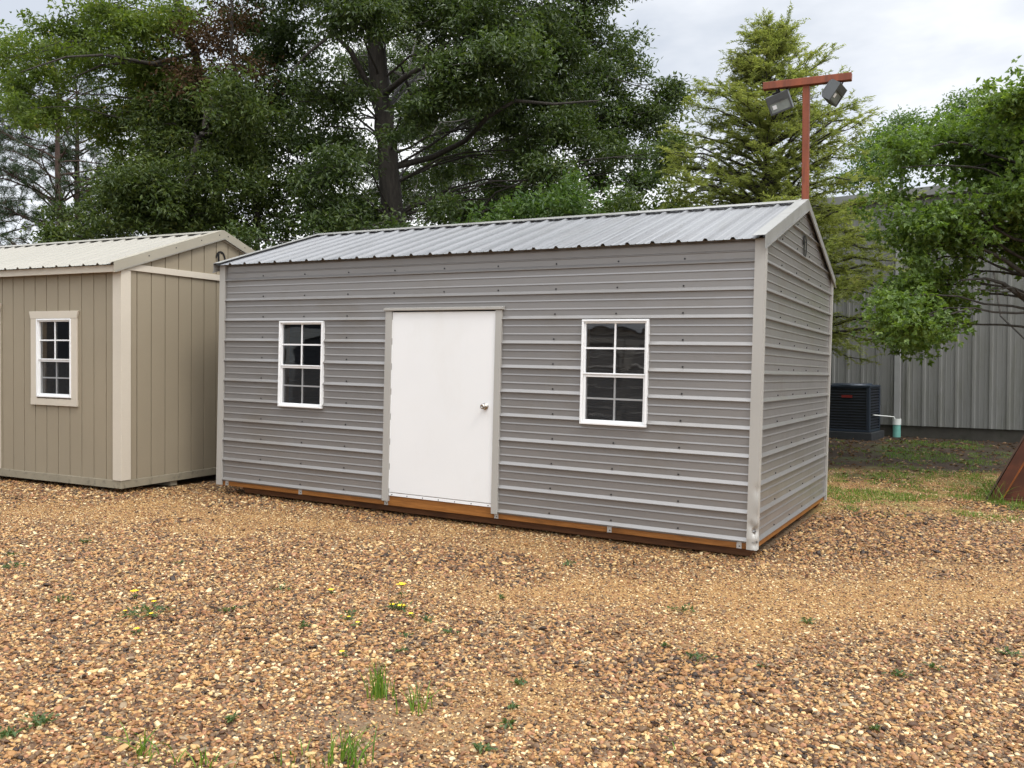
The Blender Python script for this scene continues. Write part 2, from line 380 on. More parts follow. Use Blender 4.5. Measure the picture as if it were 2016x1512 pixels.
def build_gravel():
    foot = [((1.9767, 7.0077), (.8735, -.4864), -6.15, 0, 0, 3.33), ((-4.4108, 9.7333), (.9003, -.4351), -6.0, 0, 0, 3.05)]
    P = []
    for (y0, y1, dens, smin, smax) in ((2.3, 4.4, 7200, .0040, .0125), (4.4, 6.5, 5200, .0046, .0125), (6.5, 9.0, 3900, .0054, .0135), (9.0, 13.2, 1700, .0080, .017)):
        hw = .60 * y1 + 2.0; n = int(2 * hw * (y1 - y0) * dens)
        x = rng.uniform(-hw, hw, n); y = rng.uniform(y0, y1, n)
        k = np.abs(x) < .60 * y + 2.0
        for (ox, oy), (cx, cy), u0, u1, v0, v1 in foot:
            u = (x - ox) * cx + (y - oy) * cy; v = -(x - ox) * cy + (y - oy) * cx
            k &= ~((u > u0) & (u < u1) & (v > v0 + .5) & (v < v1))
            k &= ~((u < u1 - .05) & (v > v0 + .5) & (ox < -3))
            if ox > 0: k &= ~((u < -.6) & (v > v0 + .5))
        x, y = x[k], y[k]; soil, fine, rough, grass, mud = region_masks(x, y)
        r = rng.random(len(x))
        s = smin + (smax - smin) * r ** 2.2
        s *= (1 - .42 * fine) * (1 + .22 * rough) * (1 - .35 * mud)
        s *= np.where(rng.random(len(x)) < .025, 1.6, 1)
        keep = rng.random(len(x)) < (1 - .97 * soil) * (1 - .15 * mud) * (1 - .35 * grass)
        P.append(np.c_[x, y, s, fine, rough][keep])
    P = np.concatenate(P); n = len(P); x, y, s, fine, rough = P.T
    tone = rng.random(n); tone = np.clip(tone + .10 * fine * rng.random(n) - .20 * rough * rng.random(n) , 0, .999)
    flat = rng.uniform(.42, .8, n)
    scl = np.c_[s * rng.uniform(.95, 1.6, n), s * rng.uniform(.75, 1.1, n), s * flat]
    z = ground_z(x, y) + s * flat * rng.uniform(-.35, 1.0, n)
    rot = np.c_[rng.normal(0, .30, n), rng.normal(0, .30, n), rng.uniform(0, 6.28, n)]
    me = bpy.data.meshes.new('gravel'); me.vertices.add(n); me.vertices.foreach_set('co', np.c_[x, y, z].astype(np.float32).ravel())
    for nm, ty, d in (('scl', 'FLOAT_VECTOR', scl), ('rot', 'FLOAT_VECTOR', rot), ('tone', 'FLOAT', tone), ('variant', 'INT', rng.integers(0, 6, n))):
        a = me.attributes.new(nm, ty, 'POINT')
        a.data.foreach_set('vector' if 'VECTOR' in ty else 'value', np.asarray(d, np.int32 if ty == 'INT' else np.float32).ravel())
    o = link(bpy.data.objects.new('gravel', me)); tag(o, 'loose brown and tan river pebbles covering the yard', 'gravel', kind='stuff')
    sm = stone_mat(); me.materials.append(sm)
    g = bpy.data.node_groups.new('scatter_gravel', 'GeometryNodeTree')
    g.interface.new_socket('Geometry', in_out='INPUT', socket_type='NodeSocketGeometry'); g.interface.new_socket('Geometry', in_out='OUTPUT', socket_type='NodeSocketGeometry')
    t = NT(g); gi = t.add('NodeGroupInput'); go = t.add('NodeGroupOutput'); g2i = t.add('GeometryNodeGeometryToInstance')
    for k in range(6):
        ico = t.add('GeometryNodeMeshIcoSphere'); ico.inputs['Radius'].default_value = 1; ico.inputs['Subdivisions'].default_value = 2 if k else 3
        pos = t.add('GeometryNodeInputPosition')
        ad = t.add('ShaderNodeVectorMath', operation='ADD', ins={0: pos.outputs[0], 1: (k * 7.3, k * 3.1, k * 5.7)})
        nz = t.add('ShaderNodeTexNoise'); nz.inputs['Scale'].default_value = .85; nz.inputs['Detail'].default_value = 3; t.l.new(ad.outputs[0], nz.inputs['Vector'])
        sb = t.add('ShaderNodeVectorMath', operation='SUBTRACT', ins={0: nz.outputs['Color'], 1: (.5, .5, .5)})
        ml = t.add('ShaderNodeVectorMath', operation='SCALE', ins={0: sb.outputs[0], 3: 2.0})
        sp = t.add('GeometryNodeSetPosition', ins={'Geometry': ico.outputs[0], 'Offset': ml.outputs[0]})
        ss = t.add('GeometryNodeSetShadeSmooth', ins={0: sp.outputs[0]})
        st = t.add('GeometryNodeSetMaterial', ins={0: ss.outputs[0]}); st.inputs['Material'].default_value = sm
        t.l.new(st.outputs[0], g2i.inputs[0])
    na = lambda n, ty: t.add('GeometryNodeInputNamedAttribute', data_type=ty, ins={0: n}).outputs[0]
    e2r = t.add('FunctionNodeEulerToRotation', ins={0: na('rot', 'FLOAT_VECTOR')})
    ip = t.add('GeometryNodeInstanceOnPoints', ins={'Points': gi.outputs[0], 'Instance': g2i.outputs[0], 'Pick Instance': True, 'Instance Index': na('variant', 'INT'), 'Rotation': e2r.outputs[0], 'Scale': na('scl', 'FLOAT_VECTOR')})
    t.l.new(ip.outputs[0], go.inputs[0])
    md = o.modifiers.new('scatter', 'NODES'); md.node_group = g
    print('stones', n)
build_gravel()

# ------------------------------------------------------------------ sheds: shared pieces
PERIOD = .2286
def rib_profile(lo, hi, major=.021, minor=.0055, extra=(), roof=False):
    """(z, depth) knots of a ribbed sheet, 9 inch pitch, two minor ribs between the majors"""
    K = []
    for k in range(int(math.floor(lo / PERIOD)) - 1, int(math.ceil(hi / PERIOD)) + 2):
        c = k * PERIOD
        K += [(c - .018, 0), (c - .012, major), (c - .007, major), (c + .020, 0)] if not roof else [(c - .024, 0), (c - .010, major), (c + .010, major), (c + .024, 0)]
        for q in (.0762, .1524): K += [(c + q - .006, 0), (c + q - .003, minor), (c + q - .0005, minor), (c + q + .012, 0)]
    zs = np.array([a for a, _ in K]); ds = np.array([b for _, b in K])
    cut = sorted(set([lo, hi, *[e for e in extra if lo < e < hi]] + [a for a in zs if lo < a < hi]))
    return [(a, float(np.interp(a, zs, ds))) for a in cut]
def ribbed_wall(f, lo, hi, bounds, openings=(), extra=(), step=None):
    """f(u, z, depth) -> xyz; bounds(z) -> (u0, u1); openings: (u0, u1, z0, z1)"""
    mb = MB(); ex = list(extra) + [q for o in openings for q in o[2:]]
    pr = rib_profile(lo, hi, extra=ex)
    for (za, da), (zb, db) in zip(pr[:-1], pr[1:]):
        zm = (za + zb) / 2; (a0, a1), (b0, b1) = bounds(za + 1e-6), bounds(zb - 1e-6)
        cuts = sorted([o[:2] for o in openings if o[2] < zm < o[3]])
        segs = []; L0, L1 = a0, b0
        for c0, c1 in cuts: segs.append((L0, c0, L1, c0)); L0 = L1 = c1
        segs.append((L0, a1, L1, b1))
        for p0, p1, q0, q1 in segs:
            if p1 - p0 < 1e-4 and q1 - q0 < 1e-4: continue
            mb.poly([f(p0, za, da), f(p1, za, da), f(q1, zb, db), f(q0, zb, db)])
    return mb
def window(parent, x0, x1, z0, z1, y, proud=True):
    """double hung vinyl window in the plane y (outside is -y); two by two panes in each sash"""
    fr = MB(); t = .042; D = .035
    def rect(mb, a0, a1, c0, c1, w_, ya, yb):
        mb.box(a0, a1, ya, yb, c1 - w_, c1); mb.box(a0, a1, ya, yb, c0, c0 + w_)
        mb.box(a0, a0 + w_, ya, yb, c0 + w_, c1 - w_); mb.box(a1 - w_, a1, ya, yb, c0 + w_, c1 - w_)
    rect(fr, x0, x1, z0, z1, .020, y - D, y + .05)
    wf = fr.build('window', M['vinyl'], parent, bevel=.004)
    zm = z0 + (z1 - z0) * .49; xc = (x0 + x1) / 2
    up = MB(); rect(up, x0 + .0205, x1 - .0205, zm - .012, z1 - .0205, .014, y - .020, y + .010); s1 = up.build('upper_sash', M['vinyl'], wf, bevel=.003)
    lo = MB(); rect(lo, x0 + .0205, x1 - .0205, z0 + .0205, zm + .012 - .025, .022, y - .010, y + .03); s2 = lo.build('lower_sash', M['vinyl'], wf, bevel=.003)
    mu = MB(); za, zb = zm + .002, z1 - .0345; zc = (za + zb) / 2
    mu.box(xc - .008, xc + .008, y - .009, y - .001, za, zb); mu.box(x0 + .0345, xc - .008, y - .0085, y - .0015, zc - .008, zc + .008); mu.box(xc + .008, x1 - .0345, y - .0085, y - .0015, zc - .008, zc + .008)
    za, zb = z0 + .0425, zm - .035; zc = (za + zb) / 2
    mu.box(xc - .008, xc + .008, y + .010, y + .018, za, zb); mu.box(x0 + .0425, xc - .008, y + .0105, y + .0175, zc - .008, zc + .008); mu.box(xc + .008, x1 - .0425, y + .0105, y + .0175, zc - .008, zc + .008)
    mu.build('muntin', M['vinyl'], wf)
    g = MB(); g.poly([(x0 + .03, y + .003, zm - .005), (x1 - .03, y + .003, zm - .005), (x1 - .03, y + .003, z1 - .03), (x0 + .03, y + .003, z1 - .03)]); g.build('glass_pane', M['glass'], wf)
    g = MB(); g.poly([(x0 + .036, y + .022, z0 + .036), (x1 - .036, y + .022, z0 + .036), (x1 - .036, y + .022, zm - .025), (x0 + .036, y + .022, zm - .025)]); g.build('glass_pane', M['glass'], wf)
    g = MB(); g.poly([(x0 + .036, y - .003, z0 + .036), (x1 - .036, y - .003, z0 + .036), (x1 - .036, y - .003, zm - .025), (x0 + .036, y - .003, zm - .025)]); g.build('insect_screen', M['screen'], wf)
    return wf
def roof_slope(x0, x1, ya, za, yb, zb, rib=.020):
    """ribbed sheet running from eave (ya, za) to ridge (yb, zb); ribs repeat along x"""
    mb = MB(); n = Vector((0, -(zb - za), yb - ya)); n = n if n.z > 0 else -n; n.normalize()
    pr = rib_profile(x0, x1, rib, .004, roof=True)
    off = np.random.default_rng(3).normal(0, .0016, 64)
    for (a, da), (b, db) in zip(pr[:-1], pr[1:]):
        pts = [(a, ya, za, da), (b, ya, za, db), (b, yb, zb, db), (a, yb, zb, da)]
        mb.poly([Vector((p[0], p[1], p[2])) + n * p[3] for p in pts])
    return mb
def roof_strip(mb, x0, x1, ya, za, yb, zb, off, th):
    n = Vector((0, -(zb - za), yb - ya)); n = n if n.z > 0 else -n; n.normalize()
    q = [Vector((x, y, z)) + n * off for x, y, z in ((x0, ya, za), (x1, ya, za), (x1, yb, zb), (x0, yb, zb))]
    mb.prism(q, n * th)
def d_emblem(parent, f):
    """black iron letter D: hooked stroke curling over a straight stem; f(u, v, w) -> xyz"""
    mb = MB()
    P = [(-.075, .005), (-.072, .035), (-.045, .075), (0, .092), (.045, .078), (.075, .035), (.080, -.02), (.062, -.07), (.02, -.098), (-.035, -.10)]
    fine = []
    for i in range(len(P) - 1):
        for k in range(5):
            t = k / 5; p0 = np.array(P[max(i - 1, 0)]); p1 = np.array(P[i]); p2 = np.array(P[i + 1]); p3 = np.array(P[min(i + 2, len(P) - 1)])
            fine.append(.5 * ((2 * p1) + (-p0 + p2) * t + (2 * p0 - 5 * p1 + 4 * p2 - p3) * t * t + (-p0 + 3 * p1 - 3 * p2 + p3) * t ** 3))
    fine.append(np.array(P[-1]))
    wd = .011
    L = []; Rr = []
    for i, p in enumerate(fine):
        d = fine[min(i + 1, len(fine) - 1)] - fine[max(i - 1, 0)]; d = d / np.linalg.norm(d); nrm = np.array([-d[1], d[0]])
        ww = wd * min(1, .35 + i / 7); L.append(p + nrm * ww); Rr.append(p - nrm * ww)
    for i in range(len(fine) - 1):
        q = [L[i], L[i + 1], Rr[i + 1], Rr[i]]
        for w_ in (.004, .010): mb.poly([f(a[0], a[1], w_) for a in q])
        for a, b in ((L[i], L[i + 1]), (Rr[i], Rr[i + 1])): mb.poly([f(a[0], a[1], .004), f(b[0], b[1], .004), f(b[0], b[1], .010), f(a[0], a[1], .010)])
    s = [(-.048, .062), (-.022, .066), (-.020, -.110), (-.046, -.110)]
    for w_ in (.0035, .0105): mb.poly([f(a, b, w_) for a, b in s])
    for i in range(4): a, b = s[i], s[(i + 1) % 4]; mb.poly([f(*a, .0035), f(*b, .0035), f(*b, .0105), f(*a, .0105)])
    mb.build('letter_emblem', M['black'], parent)

# ------------------------------------------------------------------ the grey metal shed
def grey_shed():
    L, W = 6.149, 3.329; HE, AP = 2.468, 3.045; SL = (AP - 2.45) / (W / 2 + .08)
    Mx = Matrix(((.873516, .486189, .024292, 1.9767), (-.486418, .873716, .004227, 7.0077), (-.019169, -.015508, .999696, .1685), (0, 0, 0, 1)))
    root = thing('metal_shed', 'grey horizontal ribbed metal shed with white door and two windows', 'shed', Mx)
    DO = (-3.705, -2.474, -.2, 1.908)                       # door opening
    W1, W2 = (-5.227, -4.600, .873, 1.810), (-1.577, -.948, .875, 1.810)
    hole = lambda q: (q[0] + .012, q[1] - .012, q[2] + .012, q[3] - .012)
    # walls
    fs, gs, ts = MB(), MB(), MB()
    for k in range(0, 11):
        z = k * PERIOD + .034
        for i in range(10):
            x = -5.508 + i * .607
            if any(q[0] - .03 < x < q[1] + .03 and q[2] - .03 < z < q[3] + .03 for q in (DO, W1, W2)) or (-3.80 < x < -2.40 and z < 1.95): continue
            fs.ring((x + .006 * math.sin(i * 5 + k), -.0005, z), (0, -1, 0), (1, 0, 0), [(0, .0085), (.002, .0085), (.002, .0055), (.008, .005), (.008, 0)], 6)
    for k in range(0, 13):
        z = k * PERIOD + .034
        for y in (.69, 1.34, 1.96, 2.64):
            if z < 2.45 + (min(y, W - y) + .08) * SL - .15: gs.ring((.0005, y, z), (1, 0, 0), (0, 1, 0), [(0, .008), (.002, .008), (.002, .0055), (.008, .005), (.008, 0)], 6)
    fw = lambda u, z, d: (u, -d, z)
    ribbed_wall(fw, -.026, HE, lambda z: (-L + .002, -.002), [DO, hole(W1), hole(W2)]).build('front_wall', M['panel'], root, extra=[(fs, M['screw'])])
    zr = lambda y: 2.45 + (min(y, W - y) + .08) * SL - .004
    def bd(z):
        if z <= zr(0): return (.002, W - .002)
        c = (z + .004 - 2.45) / SL - .08
        return (min(c, W / 2), max(W - c, W / 2))
    ribbed_wall(lambda u, z, d: (d, u, z), -.026, zr(W / 2) - .002, bd, extra=[zr(0)]).build('gable_wall', M['panel'], root, extra=[(gs, M['screw'])])
    ribbed_wall(lambda u, z, d: (-L - d, u, z), -.026, zr(W / 2) - .002, bd, extra=[zr(0)]).build('gable_wall', M['panel'], root)
    ribbed_wall(lambda u, z, d: (u, W + d, z), -.026, HE, lambda z: (-L + .002, -.002)).build('back_wall', M['panel'], root)
    # corner trims: an L of sheet metal standing just proud of the ribs; the near one is dented at its foot
    def corner(cx, cy, sx, sy, dent):
        e = .0245; wl = .088
        wf_, ws_ = .062, .046
        path = [(-wf_, .002), (-wf_, e)] + [(-wf_ + (wf_ + e) * i / 10, e) for i in range(1, 11)] + [(e, e - (ws_ + e) * i / 8) for i in range(1, 9)] + [(.002, -ws_)]
        zs = np.concatenate([np.linspace(-.072, .55, 56), np.linspace(.6, HE - .012, 22)])
        V = []
        for z in zs:
            for (a, b) in path:
                px, py, pz = a, b, z
                if dent:
                    ed = math.exp(-((a - e) / .035) ** 2) * math.exp(-((b - e) / .05) ** 2) if True else 0
                    k = .034 * math.exp(-((z - .085) / .045) ** 2) + .022 * math.exp(-((z + .03) / .035) ** 2) + .010 * math.exp(-((z - .42) / .05) ** 2)
                    k += .006 * math.sin(z * 37) * math.exp(-(z / .3) ** 2)
                    px -= k * ed; py -= k * ed * .9
                    py -= .010 * math.exp(-((a + .028) / .022) ** 2 - ((z - .125) / .035) ** 2) * (b > e - 1e-4)
                    py += .004 * math.exp(-((a + .05) / .02) ** 2 - ((z - .02) / .03) ** 2) * (b > e - 1e-4)
                V.append((cx + sx * px, cy - sy * py, pz))
        n = len(path); m = len(zs); i = (np.arange(m - 1)[:, None] * n + np.arange(n - 1)[None]).ravel()
        o = np_mesh('corner_trim', np.array(V), np.stack([i, i + 1, i + n + 1, i + n], -1), M['trim'], root)
        return o
    near = corner(0, 0, 1, 1, True); near['label'] = 'corner trim crumpled and dented at its foot'
    corner(-L, 0, -1, 1, False); corner(0, W, 1, -1, False); corner(-L, W, -1, -1, False)
    # floor frame, skids, deck
    mb = MB()
    mb.box(-L + .004, -.004, .004, .042, -.076, .040); mb.box(-L + .004, -.004, W - .042, W - .004, -.076, .040)
    mb.box(-.042, -.003, .043, W - .043, -.074, .038); mb.box(-L + .003, -L + .042, .043, W - .043, -.074, .038)
    mb.build('rim_board', M['wood'], root, bevel=.003)
    mb = MB(); mb.box(-L + .045, -.045, .045, W - .045, .0, .024); mb.build('floor', M['stud'], root)
    for y in (.085, 1.02, 2.18, 3.12):
        s = MB(); s.prism([(-5.88, y, -.0765), (-5.82, y, -.150), (-.06, y, -.150), (-.015, y, -.0765)], (0, .11, 0)); s.build('skid', M['wood_dark'], root, bevel=.004)
    # door
    d = MB(); d.box(-3.697, -2.482, -.012, .03, .062, 1.896); door = d.build('door', M['white'], root, bevel=.004)
    k = MB(); c = Vector((-2.574, -.012, .987))
    k.ring(c, (0, -1, 0), (1, 0, 0), [(0, .034), (.006, .034), (.010, .028), (.012, .015), (.030, .013), (.036, .022), (.046, .027), (.056, .026), (.064, .018), (.066, .012), (.063, .010), (.063, .0)], 24)
    k.build('door_knob', M['chrome'], door, smooth=True)
    hg = MB()
    for i in range(7): hg.box(-3.7045, -3.690, -.0155, -.0125, .10 + i * .255, .10 + i * .255 + .19)
    hg.build('hinge', M['vinyl'], door)
    s = MB(); s.box(-3.70, -2.48, -.010, -.0055, .028, .058); q = MB()
    for i in range(7): q.ring((-3.66 + i * .19, -.010, .040), (0, -1, 0), (1, 0, 0), [(0, .006), (.004, .005), (.004, 0)], 8)
    s.build('door_sill', M['vinyl'], root, extra=[(q, M['screw'])])
    for xa, xb in ((-3.778, -3.699), (-2.480, -2.412)):
        j = MB(); j.box(xa, xb, -.0265, .02, -.030, 1.9045); j.build('door_jamb', M['trim'], root, bevel=.002)
    hd = MB(); hd.prism([(-3.792, .0, 1.942), (-3.792, -.040, 1.934), (-3.792, -.040, 1.913), (-3.792, -.036, 1.908), (-3.792, .0, 1.908)], (1.40, 0, 0)); hd.build('door_head_flashing', M['trim'], root)
    # windows
    for q in (W1, W2): window(root, *q, -.004)
    # studs seen through the glass, and the white back of the door frame
    for x in (-5.245, -4.63, -1.60, -.985, -3.2, -2.0, -5.7, -.4):
        s = MB(); s.box(x, x + .038, .03, .115, .025, 2.40); s.build('wall_stud', M['stud'], root)
    # roof
    ye, ze, ym, zm_ = -.085, 2.45, W / 2, AP
    r = roof_slope(-L - .05, .028, ye, ze, ym, zm_); r2 = roof_slope(-L - .05, .028, W - ye, ze, ym, zm_)
    roof = r.build('roof', M['roof'], root); r2.build('roof', M['roof'], root)
    cap = MB()
    for s in (0, 1):
        y2 = lambda y: y if s == 0 else W - y
        z2 = lambda y: ze + (y - ye) * SL
        roof_strip(cap, -L - .055, .030, y2(ym - .135), z2(ym - .135), y2(ym), z2(ym), .0245, .0018)
    cap.build('ridge_cap', M['roof_trim'], root)
    # purlin under the eave (dark line between sheet and wall)
    for x0, x1, lab in ((-.072, .032, 'near'), (-L - .055, -L + .045, 'far')):
        tr = MB(); sgn = 1 if x0 > -1 else -1; xe = x1 if sgn > 0 else x0
        for s in (0, 1):
            y2 = lambda y: y if s == 0 else W - y
            z2 = lambda y: ze + (y - ye) * SL
            ya, yb = ye - .006, ym - (.0 if s else .0)
            roof_strip(tr, x0, x1, y2(ya), z2(ya), y2(yb), z2(yb), .0255, .0015)
            top, bot = .0255, -.082
            xa, xb = sorted((xe, xe + sgn * .002))
            tr.prism([(xa, y2(ya), z2(ya) + top), (xa, y2(yb), z2(yb) + top), (xa, y2(yb), z2(yb) + bot), (xa, y2(ya), z2(ya) + bot)], (xb - xa, 0, 0))
            xa, xb = sorted((xe + sgn * .002, xe + sgn * .014))
            tr.prism([(xa, y2(ya), z2(ya) + bot), (xa, y2(yb), z2(yb) + bot), (xa, y2(yb), z2(yb) + bot - .003), (xa, y2(ya), z2(ya) + bot - .003)], (xb - xa, 0, 0))
            xa, xb = sorted((xe + sgn * .0125, xe + sgn * .014))
            tr.prism([(xa, y2(ya), z2(ya) + bot + .010), (xa, y2(yb), z2(yb) + bot + .010), (xa, y2(yb), z2(yb) + bot), (xa, y2(ya), z2(ya) + bot)], (xb - xa, 0, 0))
        tr.build('rake_trim', M['roof_trim'], root)
    for x in (-6.02, -4.90, -3.735, -2.43, -1.272, -.125):
        b = MB(); b.box(x - .019, x + .019, -.0015, .0035, -.074, -.020); b.box(x - .019, x - .015, -.010, -.0015, -.074, -.020)
        st = b.build('anchor_strap', M['bracket'], root)
        h = MB(); h.ring((x + .003, -.0015, -.055), (0, -1, 0), (1, 0, 0), [(0, .006), (.003, .0055), (.003, 0)], 8); h.build('bolt', M['screw'], st)
    d_emblem(root, lambda u, v, w_: (w_ + .006, 1.653 + u, 2.615 + v))
grey_shed()

# ------------------------------------------------------------------ the tan wooden shed
def tan_shed():
    L, W = 6.1, 3.05; HE, AP = 2.42, 3.000
    Mx = Matrix(((.900276, .435129, .012884, -4.4108), (-.435113, .900366, -.00415, 9.7333), (-.013406, -.00187, .999908, .2898), (0, 0, 0, 1)))
    root = thing('wooden_shed', 'tan grooved board shed with beige trim and stone coloured metal roof', 'shed', Mx)
    SL = (AP - 2.425) / (W / 2 + .12)
    zr = lambda y: 2.425 + (min(y, W - y) + .12) * SL
    G = .2032
    def board_wall(f, u0, u1, ph, z0, ztop, openings=()):
        """vertical grooved boards: groove every 8 inches, real V grooves"""
        mb = MB(); ks = [u0, u1]
        k = math.floor((u0 - ph) / G)
        while ph + k * G < u1 + G:
            g = ph + k * G
            ks += [q for q in (g - .007, g - .0045, g + .0045, g + .007) if u0 < q < u1]; k += 1
        for o in openings: ks += [o[0], o[1]]
        ks = sorted(set(ks))
        dep = lambda u: -.014 if abs(((u - ph + G / 2) % G) - G / 2) < .005 else 0.0
        for a, b in zip(ks[:-1], ks[1:]):
            m_ = (a + b) / 2; op = [o for o in openings if o[0] < m_ < o[1]]
            for (p, q) in ([(z0, op[0][2]), (op[0][3], None)] if op else [(z0, None)]):
                mb.poly([f(a, p, dep(a)), f(b, p, dep(b)), f(b, q if q else ztop(b), dep(b)), f(a, q if q else ztop(a), dep(a))])
        return mb
    WN = (-1.413, -.806, .907, 1.835)
    DR = (-3.2, -2.215, .02, 1.92)
    board_wall(lambda u, z, d: (u, -d, z), -L, -.001, -.2462, -.002, lambda u: HE, [(DR[0], DR[1], DR[2], DR[3]), (WN[0] + .01, WN[1] - .01, WN[2] + .01, WN[3] - .01)]).build('front_wall', M['siding'], root)
    board_wall(lambda u, z, d: (d, u, z), .001, W, .2118, -.002, lambda u: zr(u) - .03).build('gable_wall', M['siding'], root)
    board_wall(lambda u, z, d: (u, W + d, z), -L, 0, .1, -.002, lambda u: HE).build('back_wall', M['siding'], root)
    board_wall(lambda u, z, d: (-L - d, u, z), 0, W, .1, -.002, lambda u: zr(u) - .03).build('gable_wall', M['siding'], root)
    mb = MB(); mb.box(-L, .012, -.012, .03, -.092, -.0025); mb.box(-.03, .0125, .031, W + .01, -.091, -.003); mb.box(-L, 0, W - .03, W + .01, -.092, -.003); mb.build('skirt_board', M['skirt'], root, bevel=.003)
    for y in (.72, 2.2):
        s = MB(); s.box(-L + .3, -.02, y, y + .1, -.150, -.093); s.build('skid', M['skirt'], root)
    fl = MB(); fl.box(-L + .05, -.05, .05, W - .05, -.02, .01); fl.build('floor', M['stud'], root)
    t = MB(); t.box(-.118, .020, -.020, -.001, -.001, 2.375); t.box(.001, .0195, -.0005, .112, -.0005, 2.375); t.build('corner_board', M['beige'], root, bevel=.002)
    t = MB(); t.box(.001, .0215, W - .112, W + .02, -.0005, 2.375); t.build('corner_board', M['beige'], root, bevel=.002)
    t = MB(); t.box(.001, .0235, -.075, W + .075, 2.378, 2.452); t.build('frieze_board', M['beige'], root, bevel=.002)
    # fascia below the front eave, and rake boards on the gable
    t = MB(); t.box(-L - .03, .0, -.085, -.065, 2.345, 2.425); t.box(-L, 0, -.064, -.0005, 2.372, 2.385); t.build('fascia', M['beige'], root, bevel=.002)
    rk = MB()
    for s in (0, 1):
        y2 = lambda y: y if s == 0 else W - y
        rk.prism([(.001, y2(-.06), zr(-.06) - .028), (.001, y2(W / 2), zr(W / 2) - .028), (.001, y2(W / 2), zr(W / 2) - .100), (.001, y2(-.06), zr(-.06) - .100)], (.018, 0, 0))
    rk.build('rake_board', M['beige'], root)
    # roof
    ye, ze, ym = -.125, 2.425, W / 2
    roof_slope(-L - .05, .03, ye, ze, ym, AP).build('roof', M['tan_roof'], root); roof_slope(-L - .05, .03, W - ye, ze, ym, AP).build('roof', M['tan_roof'], root)
    cap = MB(); tr = MB()
    for s in (0, 1):
        y2 = lambda y: y if s == 0 else W - y
        z2 = lambda y: ze + (y - ye) * (AP - ze) / (ym - ye)
        roof_strip(cap, -L - .055, .030, y2(ym - .13), z2(ym - .13), y2(ym), z2(ym), .0245, .0018)
        ya = ye - .005
        roof_strip(tr, -.075, .034, y2(ya), z2(ya), y2(ym), z2(ym), .0255, .0015)
        for (xa, xb, t0, t1) in ((.034, .036, .0255, -.088), (.036, .050, -.084, -.088)):
            tr.prism([(xa, y2(ya), z2(ya) + t0), (xa, y2(ym), z2(ym) + t0), (xa, y2(ym), z2(ym) + t1), (xa, y2(ya), z2(ya) + t1)], (xb - xa, 0, 0))
    cap.build('ridge_cap', M['tan_roof'], root); 
    sw = MB()
    for y in (.35, .75, 1.15, 1.45, 1.6, 1.9, 2.3): sw.ring((.036, y, zr(y) - .02), (1, 0, 0), (0, 1, 0), [(0, .008), (.004, .007), (.004, 0)], 6)
    tr.build('rake_trim', M['tan_trim'], root, extra=[(sw, M['screw'])])
    lip = MB()
    for s in (0, 1):
        y2 = lambda y: y if s == 0 else W - y
        z2 = lambda y: ze + (y - ye) * (AP - ze) / (ym - ye)
        lip.prism([(.0505, y2(ye), z2(ye) - .074), (.0505, y2(ym), z2(ym) - .074), (.0505, y2(ym), z2(ym) - .090), (.0505, y2(ye), z2(ye) - .090)], (.002, 0, 0))
    lip.build('rake_lip', M['tan_roof'], root)
    # window with its casing
    wf = window(root, *WN, .004)
    cs = MB(); y0, y1 = -.022, -.0006
    cs.box(-1.520, -1.4125, y0, y1, .8905, 1.838); cs.box(-.8065, -.712, y0, y1, .8905, 1.838); cs.box(-1.522, -.708, y0 - .002, y1, .812, .890)
    cs.prism([(-1.546, y0 - .003, 1.925), (-.683, y0 - .003, 1.925), (-.712, y0 - .003, 1.8385), (-1.520, y0 - .003, 1.8385)], (0, .024, 0))
    cs.build('window_casing', M['beige'], root, bevel=.002)
    st = MB(); st.box(-1.39, -1.30, .03, .12, .05, 2.3); st.build('wall_stud', M['stud'], root)
    # door at the left edge of the view
    d = MB(); d.box(DR[0] + .003, DR[1] - .003, -.008, .03, DR[2], DR[3] - .003); d.build('door', M['siding'], root)
    c = MB(); c.box(-2.213, -2.105, -.022, -.0006, .0, 1.935); c.box(-3.31, -3.203, -.022, -.0006, .0, 1.935)
    c.prism([(-3.34, -.025, 2.028), (-2.076, -.025, 2.028), (-2.105, -.025, 1.9355), (-3.31, -.025, 1.9355)], (0, .024, 0)); c.build('door_casing', M['beige'], root, bevel=.002)
    d_emblem(root, lambda u, v, w_: (w_, 1.497 + u * .95, 2.655 + v))
tan_shed()

# ------------------------------------------------------------------ warehouse, air conditioner, drain
WA, WB = at_depth(1723, 835, 18.35), at_depth(2014, 847, 16.69)
wdir = (WB - WA)[:2] / np.linalg.norm((WB - WA)[:2]); wn = np.array([wdir[1], -wdir[0]])   # wn points to the camera side
if wn[1] > 0: wn = -wn
def wall_pt(u, out=0.0): return WA[:2] + wdir * u + wn * out
M['warehouse'] = painted('warehouse_wall_paint', (.195, .194, .180), .5, .05, .10, (6, 6, .35), .8, .05, 6, dirt=((.13, .13, .098), 1.1, (2.5, 2.5, .5)))
M['concrete'] = painted('stained_concrete', (.055, .050, .040), .9, 0, .25, (1, 1, 1), 3, .3, 20, dirt=((.03, .034, .018), 4, (1, 1, 1)))
M['navy'] = painted('dark_navy_steel', (.012, .016, .024), .45, .2, .1)
M['navy_lite'] = painted('navy_steel', (.022, .032, .048), .4, .2, .1)
M['badge'] = painted('red_badge', (.20, .018, .014), .4)
M['pvc'] = painted('white_pvc', (.72, .74, .70), .4, 0, .03, dirt=((.5, .5, .42), 5, (1, 1, 1)))
M['teal'] = painted('teal_pvc', (.16, .40, .34), .5, 0, .12, (1, 1, 1), 12)
